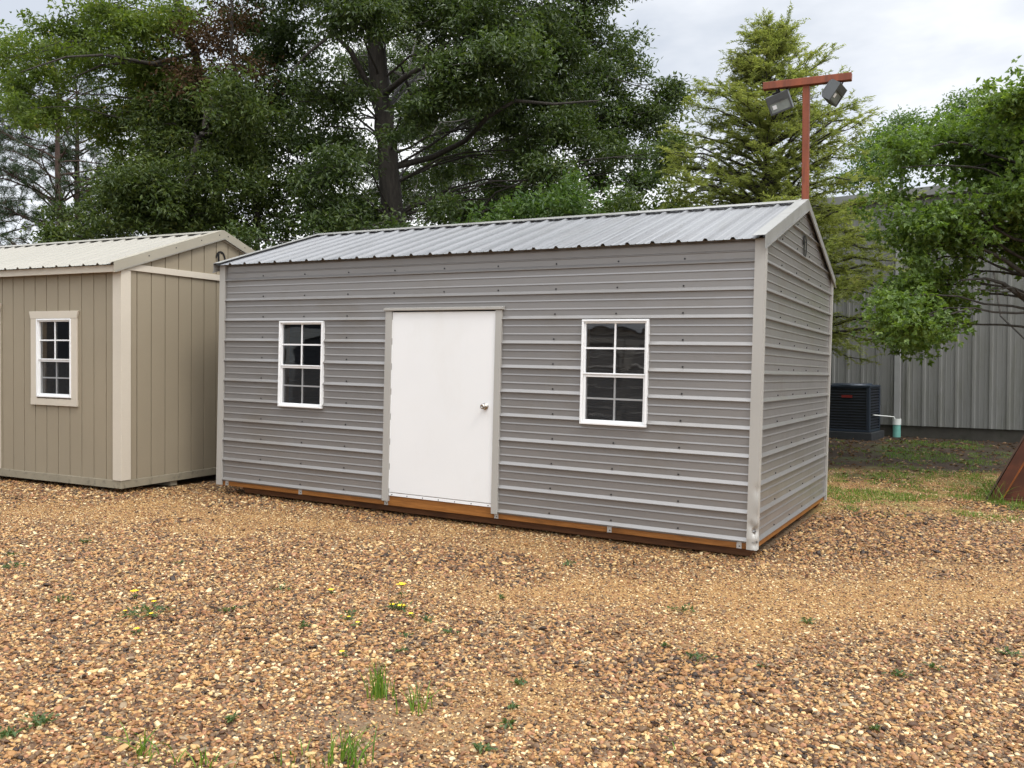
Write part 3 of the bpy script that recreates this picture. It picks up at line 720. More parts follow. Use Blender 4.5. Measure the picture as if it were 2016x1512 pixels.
def warehouse():
    root = thing('metal_warehouse', 'tall grey metal warehouse with vertical ribs behind the trees', 'warehouse', Matrix.Translation((*WA[:2], 0)))
    P = lambda u, o, z: (wdir[0] * u + wn[0] * o, wdir[1] * u + wn[1] * o, z)
    u0, u1, zb, zt, dp = -3.55, 16, float(WA[2]), 5.12, 14.0
    mb = MB(); Ks = []; k = math.floor(u0 / .3048) - 1
    while k * .3048 < u1:
        c = k * .3048 + .03
        Ks += [(c - .042, 0), (c - .022, .030), (c + .022, .030), (c + .042, 0)]
        for q in (.102, .203): Ks += [(c + q - .014, 0), (c + q - .008, .005), (c + q + .008, .005), (c + q + .014, 0)]
        k += 1
    Ks = [(a, d) for a, d in Ks if u0 <= a <= u1]
    for (a, da), (b, db) in zip(Ks[:-1], Ks[1:]): mb.poly([P(a, da, zb), P(b, db, zb), P(b, db, zt), P(a, da, zt)])
    mb.poly([P(u0, 0, zb), P(u0, -dp, zb), P(u0, -dp, zt + 1.0), P(u0, 0, zt)]); mb.poly([P(u1, 0, zb), P(u1, -dp, zb), P(u1, -dp, zt + 1.0), P(u1, 0, zt)])
    mb.poly([P(u0, -dp, zb), P(u1, -dp, zb), P(u1, -dp, zt + 1.0), P(u0, -dp, zt + 1.0)])
    mb.build('wall', M['warehouse'], root)
    f = MB(); f.prism([P(u0 + .02, -.03, zb - .6), P(u1, -.03, zb - .6), P(u1, -.03, zb + .01), P(u0 + .02, -.03, zb + .01)], (-wn[0] * .3, -wn[1] * .3, 0)); f.build('foundation', M['concrete'], root)
    r = MB(); r.prism([P(u0 - .1, .12, zt + .02), P(u1, .12, zt + .02), P(u1, -dp, zt + 1.03), P(u0 - .1, -dp, zt + 1.03)], (0, 0, .06)); r.build('roof', M['warehouse'], root)
    g = MB(); g.prism([P(u0 - .1, .0345, zt - .12), P(u0 - .1, .16, zt - .10), P(u0 - .1, .16, zt + .015), P(u0 - .1, .0345, zt + .015)], (wdir[0] * (u1 - u0), wdir[1] * (u1 - u0), 0)); g.build('gutter', M['warehouse'], root)
    u = .40; d = MB(); d.prism([P(u, .0305, .38), P(u + .115, .0305, .38), P(u + .115, .12, .38), P(u, .12, .38)], (0, 0, zt - .5)); d.build('downspout', painted('pale_downspout', (.27, .27, .26), .45), root, bevel=.004)
    return root
warehouse()
def frame_at(p, z):
    """matrix with local x along the warehouse wall, local -y towards the camera"""
    return Matrix(((wdir[0], -wn[0], 0, p[0]), (wdir[1], -wn[1], 0, p[1]), (0, 0, 1, z), (0, 0, 0, 1)))
AC0 = at_depth(1712, 852, 17.1)
def air_con():
    z = AC0[2]; root = thing('air_conditioner', 'dark navy outdoor condenser with a red badge on a concrete pad', 'air conditioner', frame_at(AC0, z))
    wx, dy, h = .92, .78, .97
    b = MB(); b.box(-wx + .03, -.03, .03, dy - .03, .02, h - .10); b.build('coil_core', M['shadow_gap'], root)  # core coloured near-black for the shade behind the louvres
    p = MB()
    for x0 in (-wx, -.07):
        for y0 in (0, dy - .07): p.box(x0, x0 + .07, y0, y0 + .07, .05, h - .09)
    p.box(-wx, 0, 0, dy, .0, .05); p.build('corner_post', M['navy_lite'], root, bevel=.012)
    lv = MB()
    for i in range(15):
        zz = .075 + i * .056
        lv.prism([(-wx + .07, .012, zz), (-wx + .07, .028, zz + .03), (-wx + .07, .024, zz + .034), (-wx + .07, .006, zz + .006)], (wx - .14, 0, 0))
        lv.prism([(-.012, .07, zz), (-.028, .07, zz + .03), (-.024, .07, zz + .034), (-.006, .07, zz + .006)], (0, dy - .14, 0))
    lv.build('louvre', M['navy'], root)
    t = MB(); t.prism([(-wx, 0, h - .085), (0, 0, h - .085), (0, dy, h - .085), (-wx, dy, h - .085)], (0, 0, .05))
    t.ring((-wx / 2, dy / 2, h - .034), (0, 0, 1), (1, 0, 0), [(0, .40), (.03, .38), (.03, .34), (0, .33)], 32); t.build('top_cover', M['navy_lite'], root, bevel=.01)
    g = MB()
    for r_ in (.08, .16, .24, .31): g.ring((-wx / 2, dy / 2, h - .012), (0, 0, 1), (1, 0, 0), [(0, r_), (.004, r_ + .003), (0, r_ + .006)], 28)
    for a in range(8): c, s = math.cos(a * .785), math.sin(a * .785); g.tube([(-wx / 2, dy / 2, h - .01), (-wx / 2 + .33 * c, dy / 2 + .33 * s, h - .01)], .004, 5)
    g.build('fan_grille', M['black'], root)
    bd = MB(); bd.box(-.55, -.34, -.001, .005, h - .285, h - .235); bd.build('badge', M['badge'], root, bevel=.004)
    pad = MB(); pad.box(-wx - .08, .06, -.08, dy + .08, -.30, -.001); pad.build('pad', painted('dark_pad', (.022, .024, .026), .8, 0, .2), root, bevel=.01)  # pad coloured near-black with a little random variation
air_con()
def drain():
    p = wall_pt(.46, .12); g = gz(*p); zt = float(at_depth(1789, 824, 18)[2])
    root = thing('drain_pipe', 'short white and teal plastic drain stub below the warehouse downspout', 'drain pipe', Matrix.Translation((p[0], p[1], 0)))
    r = MB(); r.ring((0, 0, g - .1), (0, 0, 1), (1, 0, 0), [(0, .076), (zt - g - .02, .076)], 24); r.build('pipe', M['teal'], root, smooth=True)
    r = MB(); r.ring((0, 0, zt - .125), (0, 0, 1), (1, 0, 0), [(0, .077), (0, .086), (.125, .086), (.125, .07), (.09, .07)], 24); r.build('collar', M['pvc'], root)
    a = Vector((AC0[0], AC0[1], AC0[2] + .34)); a = a + Vector((*(-wn * .25), 0))
    b = Vector((p[0] - wdir[0] * .06, p[1] - wdir[1] * .06, zt + .035))
    t = link(bpy.data.objects.new('condensate_pipe', MBm([tuple(a), tuple(b), (b.x + .03 * wdir[0], b.y + .03 * wdir[1], zt - .03)], .013)))
    tag(t, 'thin white pipe running from the condenser to the drain stub', 'pipe')
def MBm(pts, r):
    V, Q = tube_np(np.array(pts, float), np.full(len(pts), r), 10)
    me = bpy.data.meshes.new('condensate_pipe'); me.from_pydata(V.tolist(), [], Q.tolist()); me.materials.append(M['pvc']); return me
drain()

# ------------------------------------------------------------------ floodlight pole
M['rust_paint'] = painted('rusty_red_steel', (.20, .048, .017), .6, .1, .30, (3, 3, .5), 3, .15, 30, dirt=((.07, .022, .013), 5, (2, 2, .4)))
M['lamp_body'] = painted('grey_lamp_housing', (.085, .09, .09), .5, .3, .1)
M['lamp_lens'] = painted('lamp_lens', (.20, .22, .20), .15, 0, .2, (1, 1, 1), 6)
M['lamp_dark'] = painted('lamp_reflector', (.05, .055, .05), .25, .4)
def flood_pole():
    top = at_depth(1588, 160, 11.0); bx, by = at_depth(1584.5, 400, 11.0)[:2]; g = gz(bx, by)
    root = thing('floodlight_pole', 'rusty red T shaped pole with two grey floodlights behind the metal shed', 'light pole', Matrix.Translation((bx, by, g)))
    rel = lambda p: Vector((p[0] - bx, p[1] - by, p[2] - g))
    a, b = at_depth(1503, 171, 11.22), at_depth(1677, 151, 10.72)
    a, b = rel(a), rel(b); ax = (b - a).normalized(); sd_ = ax.cross(Vector((0, 0, 1))).normalized(); up = sd_.cross(ax)
    k = .046
    m = MB(); m.prism([a - sd_ * k - up * k, a + sd_ * k - up * k, a + sd_ * k + up * k, a - sd_ * k + up * k], b - a); m.build('crossbar', M['rust_paint'], root, bevel=.006)
    t = rel(top); t = t - up * .048; q = .041
    m = MB(); base = Vector((0, 0, -.3)); m.prism([base + sd_ * i * q + ax * j * q for i, j in ((-1, -1), (1, -1), (1, 1), (-1, 1))], t - base); m.build('pole', M['rust_paint'], root, bevel=.006)
    def lamp(pos, yaw, pitch, roll):
        Rm = Matrix.Translation(pos) @ Matrix.Rotation(yaw, 4, 'Z') @ Matrix.Rotation(pitch, 4, 'X') @ Matrix.Rotation(roll, 4, 'Y')
        # local: face towards -y
        hb = MB(); w_, h_, d1 = .142, .116, .16
        A = [(-w_, 0, -h_), (w_, 0, -h_), (w_, 0, h_), (-w_, 0, h_)]; B = [(-w_ * .72, d1, -h_ * .5), (w_ * .72, d1, -h_ * .5), (w_ * .72, d1, h_ * .8), (-w_ * .72, d1, h_ * .8)]
        A2 = [(-w_, .11, -h_), (w_, .11, -h_), (w_, .11, h_), (-w_, .11, h_)]
        A, A2, B = ([Rm @ Vector(v) for v in q_] for q_ in (A, A2, B))
        for q1, q2 in ((A, A2), (A2, B)):
            for i in range(4): hb.poly([q1[i], q1[(i + 1) % 4], q2[(i + 1) % 4], q2[i]])
        hb.poly(B[::-1])
        hb.box(-w_, w_, -.006, 0, h_ * .18, h_, Rm); hb.box(-w_, w_, -.006, 0, -h_, -h_ + .02, Rm); hb.box(-w_, -w_ + .02, -.0062, 0, -h_ + .02, h_ * .18, Rm); hb.box(w_ - .02, w_, -.0062, 0, -h_ + .02, h_ * .18, Rm)
        hb.box(-w_ * .55, w_ * .5, -.009, -.006, h_ * .35, h_ * .48, Rm)
        lo = hb.build('floodlight', M['lamp_body'], root, bevel=.006)
        g_ = MB(); g_.box(-w_ + .021, w_ - .021, .004, .012, -h_ + .021, h_ * .17, Rm); g_.build('lens', M['lamp_lens'], lo)
        e = MB(); e.box(-w_ + .05, -w_ + .10, -.001, .004, -h_ + .06, -h_ + .11, Rm); e.build('bulb', M['vinyl'], lo)
        c = MB(); tp = Rm @ Vector((0, .07, h_ * .95)); s = (tp - a).dot(ax); an = a + ax * s - up * k
        c.tube([tuple(tp), tuple((tp + an) / 2 + ax * .01), tuple(an)], .022, 8); c.box(-.05, .05, .05, .09, h_ * .9, h_ * 1.2, Rm)
        c.tube([tuple(Rm @ Vector((w_ * .5, .16, h_ * .6))), tuple(Rm @ Vector((w_ * 1.15, .16, h_ * .9))), tuple(Rm @ Vector((w_ * 1.25, .12, h_ * 1.4))), tuple(Rm @ Vector((w_ * .8, .1, h_ * 1.75))), tuple(an + ax * .05)], .009, 6); c.build('bracket', M['black'], lo)
    lamp(rel(at_depth(1534, 203, 11.12)), R(-24), R(24), R(-16))
    lamp(rel(at_depth(1650, 187, 10.80)), R(50), R(34), R(6))
flood_pole()

# ------------------------------------------------------------------ rusty steel bucket at the right edge
M['rust'] = painted('dark_rust', (.085, .027, .013), .65, .25, .35, (1, 1, 1), 3, .25, 25, dirt=((.19, .055, .020), 3, (1, 1, 1)))
M['rust_edge'] = painted('bright_rust', (.30, .095, .025), .7, .1, .25, (1, 1, 1), 9, .3, 40)
M['steel_lip'] = painted('worn_steel_lip', (.075, .045, .032), .6, .3, .25, (1, 1, 1), 6, .15, 30)
def rust_bucket():
    p = on_ground(1943, 985); g = gz(p[0], p[1])
    root = thing('steel_bucket', 'rusty sloping steel bucket standing in the weeds at the right edge', 'steel bucket', Matrix.Translation((p[0], p[1], g)) @ Matrix.Rotation(R(-34), 4, 'Z'))
    s = 2.05; hgt = 1.25; run = hgt / s
    m = MB(); m.prism([(.16, .05, .0), (2.0, .05, .0), (2.0, .05, hgt), (.16 + run, .05, hgt)], (0, .02, 0)); m.build('side_plate', M['rust'], root)
    m = MB(); m.prism([(.0, .0, -.03), (.13, .0, -.03), (.13 + run, .0, hgt), (run, .0, hgt)], (0, 1.6, 0)); m.build('sloped_plate', M['rust'], root)
    m = MB(); m.prism([(-.022, -.01, .0), (.0, -.01, .0), (run, -.01, hgt), (run - .022, -.01, hgt)], (0, 1.62, 0)); m.build('lip', M['steel_lip'], root)
    m = MB(); m.tube([(.155, .045, .03), (.155 + run * .5, .042, hgt * .5 + .02), (.155 + run, .045, hgt)], .018, 8); m.build('weld_bead', M['rust_edge'], root, smooth=True)
    m = MB(); m.box(.12, 2.0, -.005, .06, -.02, .035); m.build('foot_rail', M['rust'], root)
rust_bucket()

# ------------------------------------------------------------------ trees
def leaf_mesh(name, C, D, N, ln, wd, material, parent, lobes=1):
    """C centres, D tip directions, N normals; one folded diamond per lobe"""
    n = len(C)
    D = D / (np.linalg.norm(D, axis=1, keepdims=True) + 1e-9)
    N = N - D * (N * D).sum(1, keepdims=True); N /= np.linalg.norm(N, axis=1, keepdims=True) + 1e-9
    S = np.cross(D, N); ln = ln[:, None]; wd = wd[:, None]
    out = []
    for k in range(lobes):
        a = (0, .95, -.95)[k]; q = (1, .75, .75)[k]
        Dk = D * math.cos(a) + S * math.sin(a); Sk = S * math.cos(a) - D * math.sin(a)
        b = C - D * ln * .35
        out.append(np.stack([b, b + Dk * ln * .45 * q + Sk * wd * .5 + N * wd * .18, b + Dk * ln * q - N * ln * .10, b + Dk * ln * .45 * q - Sk * wd * .5 + N * wd * .18], 1))
    V = np.stack(out, 1).reshape(-1, 3)
    Q = np.arange(len(V), dtype=np.int32).reshape(-1, 4)
    return np_mesh(name, V, Q, material, parent)
def sprays_to_leaves(S, per, rad, r, ln, wd, up=.8, flat=.6, droop=.2):
    """S (m,3) spray centres -> per leaves round each"""
    m = len(S); n = m * per
    off = r.normal(0, 1, (n, 3)) * np.array([1, 1, flat]) * rad
    C = np.repeat(S, per, 0) + off
    D = off / (np.linalg.norm(off, axis=1, keepdims=True) + 1e-6) + r.normal(0, .6, (n, 3)); D[:, 2] -= droop
    N = r.normal(0, .75, (n, 3)); N[:, 2] += up
    L = ln * r.uniform(.7, 1.25, n); W_ = wd * r.uniform(.75, 1.2, n)
    return C, D, N, L, W_
def vn3(P, s, seed):
    return .5 * vnoise(P[:, 0] + .37 * P[:, 2], P[:, 1] - .61 * P[:, 2], s, seed) + .5 * vnoise(P[:, 0] - .7 * P[:, 1], P[:, 2] * 1.1, s, seed + 5)
def clump_sprays(clumps, dens, r, seed, gap=.40):
    """points through ellipsoids, thinned by noise so that sky shows through"""
    out = []; own = []
    for i, (c, rx, ry, rz) in enumerate(clumps):
        vol = (rx * ry * rz) ** (2 / 3); n = max(6, int(dens * vol * 6.2)); m = max(3, n // 9)
        d = r.normal(0, 1, (m, 3)); d /= np.linalg.norm(d, axis=1, keepdims=True)
        tail = .84 + .20 * np.abs(r.normal(0, 1, (m, 1))); c0 = np.array(c) + d * (r.random((m, 1)) ** .42) * tail * np.array([rx, ry, rz])
        c0 = c0[vn3(c0, 1.1, seed) > gap - .10]
        if not len(c0): continue
        sub = .15 + .12 * vol ** .25
        P = np.repeat(c0, 9, 0) + r.normal(0, 1, (len(c0) * 9, 3)) * np.array([1, 1, .55]) * sub * np.repeat(r.uniform(.6, 1.35, (len(c0), 1)), 9, 0)
        out.append(P); own.append(np.full(len(P), i))
    return np.concatenate(out), np.concatenate(own)
class Wood:
    def __init__(s): s.V = []; s.Q = []; s.n = 0
    def tube(s, P, rad, seg):
        V, Q = tube_np(np.asarray(P, float), np.asarray(rad, float), seg); s.V.append(V); s.Q.append(Q + s.n); s.n += len(V)
    def build(s, name, m, parent): return np_mesh(name, np.concatenate(s.V), np.concatenate(s.Q), m, parent, smooth=True)
def bent(a, b, r, sag=.0, wob=.12, k=6):
    t = np.linspace(0, 1, k)[:, None]; a = np.array(a); b = np.array(b); L = np.linalg.norm(b - a)
    P = a + (b - a) * t; w_ = r.normal(0, wob * L / k, (k, 3)); w_[0] = w_[-1] = 0
    P = P + np.cumsum(w_, 0) * np.sin(np.pi * t); P[:, 2] += (np.sin(np.pi * t) * sag * L)[:, 0]
    return P
def broadleaf(name, label, cat, trunk, clumps, seed, leaf, bark, ln, wd, dens, per, rad, gap=.4, group=None, limb_r=.10, lobes=1, attach=.35, twig=.08, extra=None, up=.8, limbs=()):
    """trunk: list of (xyz, radius) from the ground up; clumps: (centre, rx, ry, rz)"""
    r = np.random.default_rng(seed)
    T = np.array([p for p, _ in trunk], float); TR = np.array([q for _, q in trunk], float)
    base = T[0].copy()
    root = thing(name, label, cat, Matrix.Translation(base), group)
    tt = np.linspace(0, 1, 28); idx = tt * (len(T) - 1)
    TT = np.stack([np.interp(idx, np.arange(len(T)), T[:, k]) for k in range(3)], 1); RR = np.interp(idx, np.arange(len(T)), TR)
    TT[1:-1] += r.normal(0, .02, (26, 3)); RR = RR * (1 + .35 * np.exp(-(TT[:, 2] - base[2]) / .35))
    wd_ = Wood(); wd_.tube(TT - base, RR, 12)
    S, own = clump_sprays(clumps, dens, r, seed, gap)
    for i, (c, rx, ry, rz) in enumerate(clumps):
        c = np.array(c); j = np.argmin(np.linalg.norm((TT - c) * np.array([1, 1, 1.4]) + np.array([0, 0, attach * np.linalg.norm((TT - c)[:, :2], axis=1).min()]), axis=1))
        a = TT[j]; q = min(limb_r, RR[j] * .75)
        Pm = bent(a, c, r, .10, .18, 8); wd_.tube(Pm - base, np.linspace(q, q * .3, 8), 7)
        mine = S[own == i]; m = int(len(mine) * twig)
        for s in mine[r.permutation(len(mine))[:m]]:
            o = Pm[r.integers(3, 8)]; wd_.tube(bent(o, s, r, .05, .2, 4) - base, np.array([.3, .22, .14, .06]) * q * .8 + .004, 4)
    for pts, q in limbs: wd_.tube(np.array(pts) - base, np.linspace(q, q * .22, len(pts)), 8)
    wd_.build('trunk', bark, root)
    C, D, N, L, W_ = sprays_to_leaves(S, per, rad, r, ln, wd, up)
    leaf_mesh('crown', C - base, D, N, L, W_, leaf, root, lobes)
    return root, r, base
def px_clumps(lst, d, r, jit=1.5, deep=1.0):
    o = []
    for q in lst:
        px, py, rx, ry = q[:4]; dd = d + (q[4] if len(q) > 4 else r.uniform(-jit, jit)); k = dd / F
        o.append((at_depth(px, py, dd), rx * k, (rx + ry) * .5 * k * deep, ry * k))
    return o
def px_trunk(pts, d):
    """pts: (px, py, width px); the first one is brought down to the ground"""
    o = [(at_depth(px, py, d), w_ / 2 * d / F) for px, py, w_ in pts]
    b = o[0][0].copy(); b[2] = gz(b[0], b[1]) - .05; o[0] = (b, o[0][1]); return o
rr = np.random.default_rng(5)
# the big dark oak behind the grey shed
d = 21.0
oak = [(560, 60, 110, 90), (515, 190, 95, 85), (570, 300, 105, 75), (610, 405, 110, 60), (690, 25, 95, 60), (800, 20, 80, 50), (890, 30, 100, 60), (915, 150, 95, 60), (830, 210, 75, 60),
       (820, 310, 110, 60), (890, 390, 120, 55), (1000, 50, 120, 75), (1085, 140, 115, 75), (1150, 40, 100, 80), (1190, 135, 85, 80), (1215, 240, 90, 60), (1130, 275, 110, 55), (1030, 245, 80, 45),
       (1000, 325, 85, 40), (1090, 345, 70, 35), (1245, 330, 60, 50), (1270, 400, 60, 45), (690, 240, 75, 80), (670, 340, 80, 60), (750, 425, 110, 50), (1285, 245, 45, 55), (640, 160, 60, 60), (1010, 420, 110, 40), (1320, 190, 22, 30), (1305, 300, 35, 40), (960, 240, 70, 45, 18.8), (860, 270, 60, 40, 18.6), (1120, 200, 70, 45, 18.6), (790, 170, 45, 50, 18.8), (720, 140, 50, 60, 18.9), (1180, 330, 70, 50), (990, 130, 80, 60), (770, 360, 60, 35, 18.8), (1060, 400, 90, 35), (840, 250, 60, 45, 19.5), (900, 330, 80, 45, 20), (830, 390, 70, 45, 19.4), (960, 390, 80, 45, 20), (820, 120, 55, 50, 20), (870, 190, 60, 45, 19.6), (740, 320, 35, 35, 18.9), (690, 420, 60, 45, 19.3), (1010, 290, 70, 40, 19.6), (930, 220, 60, 40, 20.2), (640, 250, 60, 50), (590, 200, 60, 50)]
above = [(640, -130, 200, 120), (900, -150, 220, 120), (1130, -110, 160, 110), (820, -350, 260, 140), (1050, -330, 180, 120)]
broadleaf('dark_oak_tree', 'huge dark green oak tree towering directly behind the grey shed', 'tree',
          px_trunk([(788, 800, 52), (772, 380, 42), (758, 250, 39), (742, 120, 37), (735, 0, 34), (740, -200, 28), (780, -400, 12)], d),
          px_clumps(oak, d, rr, 2.6) + [(at_depth(a, b, d + rr.uniform(-1, 1)), c * d / F, c * d / F, e * d / F) for a, b, c, e in above],
          101, M['oak_leaf'], M['bark'], .128, .052, 24, 42, .15, .452, limb_r=.032,
          limbs=[([at_depth(*q) for q in ((770, 330, d), (850, 310, d + .5), (915, 278, d), (960, 230, d - 2), (1015, 198, d - 2.2), (1090, 205, d - 2), (1180, 198, d - 2))], .085),
                 ([at_depth(*q) for q in ((750, 190, d), (800, 150, d - 1), (870, 110, d - 1.4), (960, 60, d - 1.6), (1080, 0, d - 1.6))], .08),
                 ([at_depth(*q) for q in ((748, 210, d), (690, 100, d - .6), (655, 65, d - .8), (600, 110, d - 1), (560, 160, d - 1.2))], .08),
                 ([at_depth(*q) for q in ((765, 300, d), (815, 205, d + .4), (790, 130, d + .5))], .10)])
# yellow-green oak whose boughs reach over the top left corner
d = 20.5
yo = [(60, 125, 75, 50), (150, 95, 85, 60), (245, 95, 80, 60), (55, 185, 60, 35), (130, 195, 65, 38), (185, 235, 40, 30), (310, 120, 65, 55), (335, 55, 60, 45), (35, 215, 45, 30), (255, 175, 60, 42), (105, 45, 60, 35), (205, 40, 60, 35),
      (285, 45, 45, 30), (10, 150, 40, 40), (330, 190, 40, 40), (250, 290, 28, 60), (160, 140, 70, 45), (20, 110, 50, 40), (230, 230, 50, 35), (300, 190, 60, 50), (350, 150, 50, 50), (90, 220, 60, 25), (270, 20, 70, 30), (360, 20, 50, 30), (150, 20, 70, 25)]
broadleaf('yellow_green_oak_tree', 'yellow green oak whose boughs reach across the top left corner', 'tree',
          px_trunk([(440, 800, 24), (430, 400, 19), (422, 310, 17), (412, 200, 17), (385, 100, 15), (350, 20, 13), (320, -120, 8)], d),
          px_clumps(yo, d, rr, 1.4) + [(at_depth(300, -90, d), 1.6, 1.4, .8), (at_depth(150, -60, d), 1.2, 1.2, .3)],
          102, M['yellow_oak_leaf'], M['bark'], .12, .050, 27, 30, .13, .458, limb_r=.022,
          limbs=[([at_depth(*q) for q in ((405, 160, d), (330, 130, d - .5), (270, 122, d - .7), (200, 128, d - .8), (150, 150, d - 1))], .06),
                 ([at_depth(*q) for q in ((388, 105, d), (300, 125, d - 1), (205, 108, d - 1.4), (130, 112, d - 1.6), (40, 142, d - 1.8))], .05)])
# dark broadleaf between them
d = 19.4
mid = [(430, 200, 80, 55), (395, 270, 90, 65), (455, 345, 85, 60), (320, 290, 70, 50), (295, 370, 75, 55), (365, 430, 90, 45), (480, 425, 75, 50), (270, 430, 60, 40), (425, 255, 40, 50), (440, 420, 50, 40), (505, 300, 40, 60), (350, 240, 60, 50), (300, 240, 50, 40), (520, 390, 50, 60), (470, 200, 50, 60), (330, 420, 70, 50), (400, 400, 70, 50), (260, 390, 45, 45), (345, 360, 70, 45), (480, 270, 60, 60), (380, 210, 50, 40)]
broadleaf('dense_dark_tree', 'dense dark green tree between the pines and the big oak', 'tree',
          px_trunk([(330, 800, 22), (350, 440, 18), (385, 300, 15), (420, 190, 9)], d), px_clumps(mid, d, rr, 1.8), 103, M['mid_leaf'], M['bark'], .125, .050, 24, 40, .15, .462, limb_r=.022)
# dead brown foliage hanging in a limb of its own
d = 20.0
ro, r_, b_ = broadleaf('dying_oak_tree', 'thin oak with dead brown leaves in its upper crown', 'tree',
          px_trunk([(520, 800, 12), (505, 420, 10), (480, 250, 9), (455, 90, 7), (455, -40, 4)], d),
          px_clumps([(450, 40, 55, 35), (430, 105, 55, 45), (395, 150, 35, 25), (470, 130, 45, 40), (440, -40, 60, 40), (415, 75, 30, 25)], d, rr, .7), 104, M['dead_leaf'], M['bark'], .11, .045, 9.0, 30, .20, .43, limb_r=.02)
# shrubs and low trees behind the sheds
def shrub(name, label, lst, d, seed, leaf, base_px, ln=.12, wd=.055, dens=9.0, per=50, group=None):
    broadleaf(name, label, 'shrub' if 'shrub' in name else 'tree', px_trunk([(base_px, 800, 10), (base_px + 4, 520, 8), (base_px + 6, 440, 5)], d), px_clumps(lst, d, rr, .8), seed, leaf, M['bark'], ln, wd, dens * 2.1, int(per * .62), .16, .43, limb_r=.03, group=group)
shrub('yellowing_shrub', 'yellowing shrub poking up behind the tan shed roof below the pines', [(160, 445, 50, 28), (230, 440, 50, 32), (290, 455, 50, 30), (120, 468, 35, 15), (205, 410, 32, 25), (250, 360, 28, 45)], 19, 105, M['mid_leaf'], 210)
shrub('low_bushy_shrub', 'green bushy shrub above the middle of the grey shed roof', [(1010, 425, 55, 30), (1080, 410, 60, 35), (1150, 425, 55, 30), (1060, 455, 80, 25), (960, 445, 50, 25), (1130, 380, 25, 20)], 17, 106, M['bush_leaf'], 1060)
shrub('dark_shrub', 'dark shrub above the right half of the roof beside the feathery cypress', [(1230, 415, 55, 35), (1290, 430, 50, 30), (1330, 400, 35, 30), (1200, 440, 60, 22)], 18, 107, M['mid_leaf'], 1250)
shrub('low_dark_shrub', 'low dark shrub just above the left end of the grey roof', [(560, 450, 60, 30), (640, 450, 60, 30), (720, 450, 60, 30), (500, 470, 45, 25), (800, 440, 60, 25), (860, 430, 50, 25)], 19, 108, M['oak_leaf'], 640)

# bright green broad tree at the right edge, nearer than the warehouse
d = 12.3
mp = [(1775, 330, 60, 50), (1850, 290, 75, 50), (1950, 270, 75, 50), (2030, 260, 70, 60), (1768, 410, 45, 48), (1830, 390, 75, 60), (1930, 370, 80, 60), (2020, 380, 70, 60), (1775, 480, 60, 40), (1850, 480, 75, 45), (1950, 470, 70, 45), (2030, 490, 50, 40),
      (1765, 555, 42, 36), (1800, 580, 60, 40), (1870, 560, 50, 30), (1790, 640, 28, 25), (1745, 590, 30, 26), (1920, 570, 30, 20), (1960, 575, 30, 14), (2060, 350, 80, 90), (1990, 200, 18, 14), (2010, 215, 18, 18), (1800, 660, 14, 14), (1835, 600, 30, 22), (1985, 520, 50, 30, 11.7), (1930, 520, 40, 25, 11.8), (2030, 570, 45, 25, 11.7), (1890, 425, 50, 35), (1800, 440, 50, 35), (1980, 425, 50, 35, 11.8), (1800, 300, 50, 35), (1900, 330, 60, 40), (1980, 330, 60, 40)]
broadleaf('bright_green_tree', 'bright green tree leaning in from the right edge before the warehouse', 'tree',
          px_trunk([(2130, 880, 40), (2105, 700, 34), (2070, 600, 28), (2040, 480, 22), (2020, 330, 14), (2010, 240, 6)], d),
          px_clumps(mp, d, rr, .9, 1.3) + [(at_depth(2160, 330, d), 1.2, 1.2, 1.2), (at_depth(2170, 470, d), .8, .9, .5)], 109, M['maple_leaf'], M['bark'], .076, .046, 32, 27, .115, .475, limb_r=.022, lobes=3,
          limbs=[([at_depth(*q) for q in ((2085, 640, d), (2016, 588, d - .2), (1975, 558, d - .3), (1940, 548, d - .4), (1890, 552, d - .5))], .045),
                 ([at_depth(*q) for q in ((2060, 570, d), (1975, 510, d - .2), (1925, 485, d - .3), (1880, 455, d - .4))], .04),
                 ([at_depth(*q) for q in ((2040, 480, d), (1995, 470, d - .3), (1960, 450, d - .4), (1920, 400, d - .4))], .028)])
# pale trees beyond the warehouse
d = 34
for i, (lab, lst, tx) in enumerate((('pale green tree top beyond the warehouse roof, nearest the cypress', [(1745, 270, 45, 28), (1790, 245, 45, 30), (1725, 300, 45, 40), (1700, 350, 45, 45), (1830, 260, 40, 30), (1770, 310, 60, 40)], 1770),
                                    ('tallest pale green tree top beyond the warehouse roof', [(1880, 205, 40, 18), (1860, 245, 45, 30), (1905, 240, 35, 25), (1880, 300, 60, 50)], 1880),
                                    ('pale green tree top at the right edge beyond the warehouse', [(1960, 235, 45, 25), (2010, 240, 40, 30), (2050, 220, 50, 40), (1980, 290, 60, 50)], 1990))):
    broadleaf('far_pale_tree', lab, 'tree', px_trunk([(tx, 800, 14), (tx, 500, 11), (tx + 4, 320, 7), (tx, 230, 3)], d), px_clumps(lst, d, rr, 1.0), 120 + i, M['pale_leaf'], M['grey_bark'], .15, .07, 13, 30, .28, .44, group='pale trees beyond the warehouse', limb_r=.07)

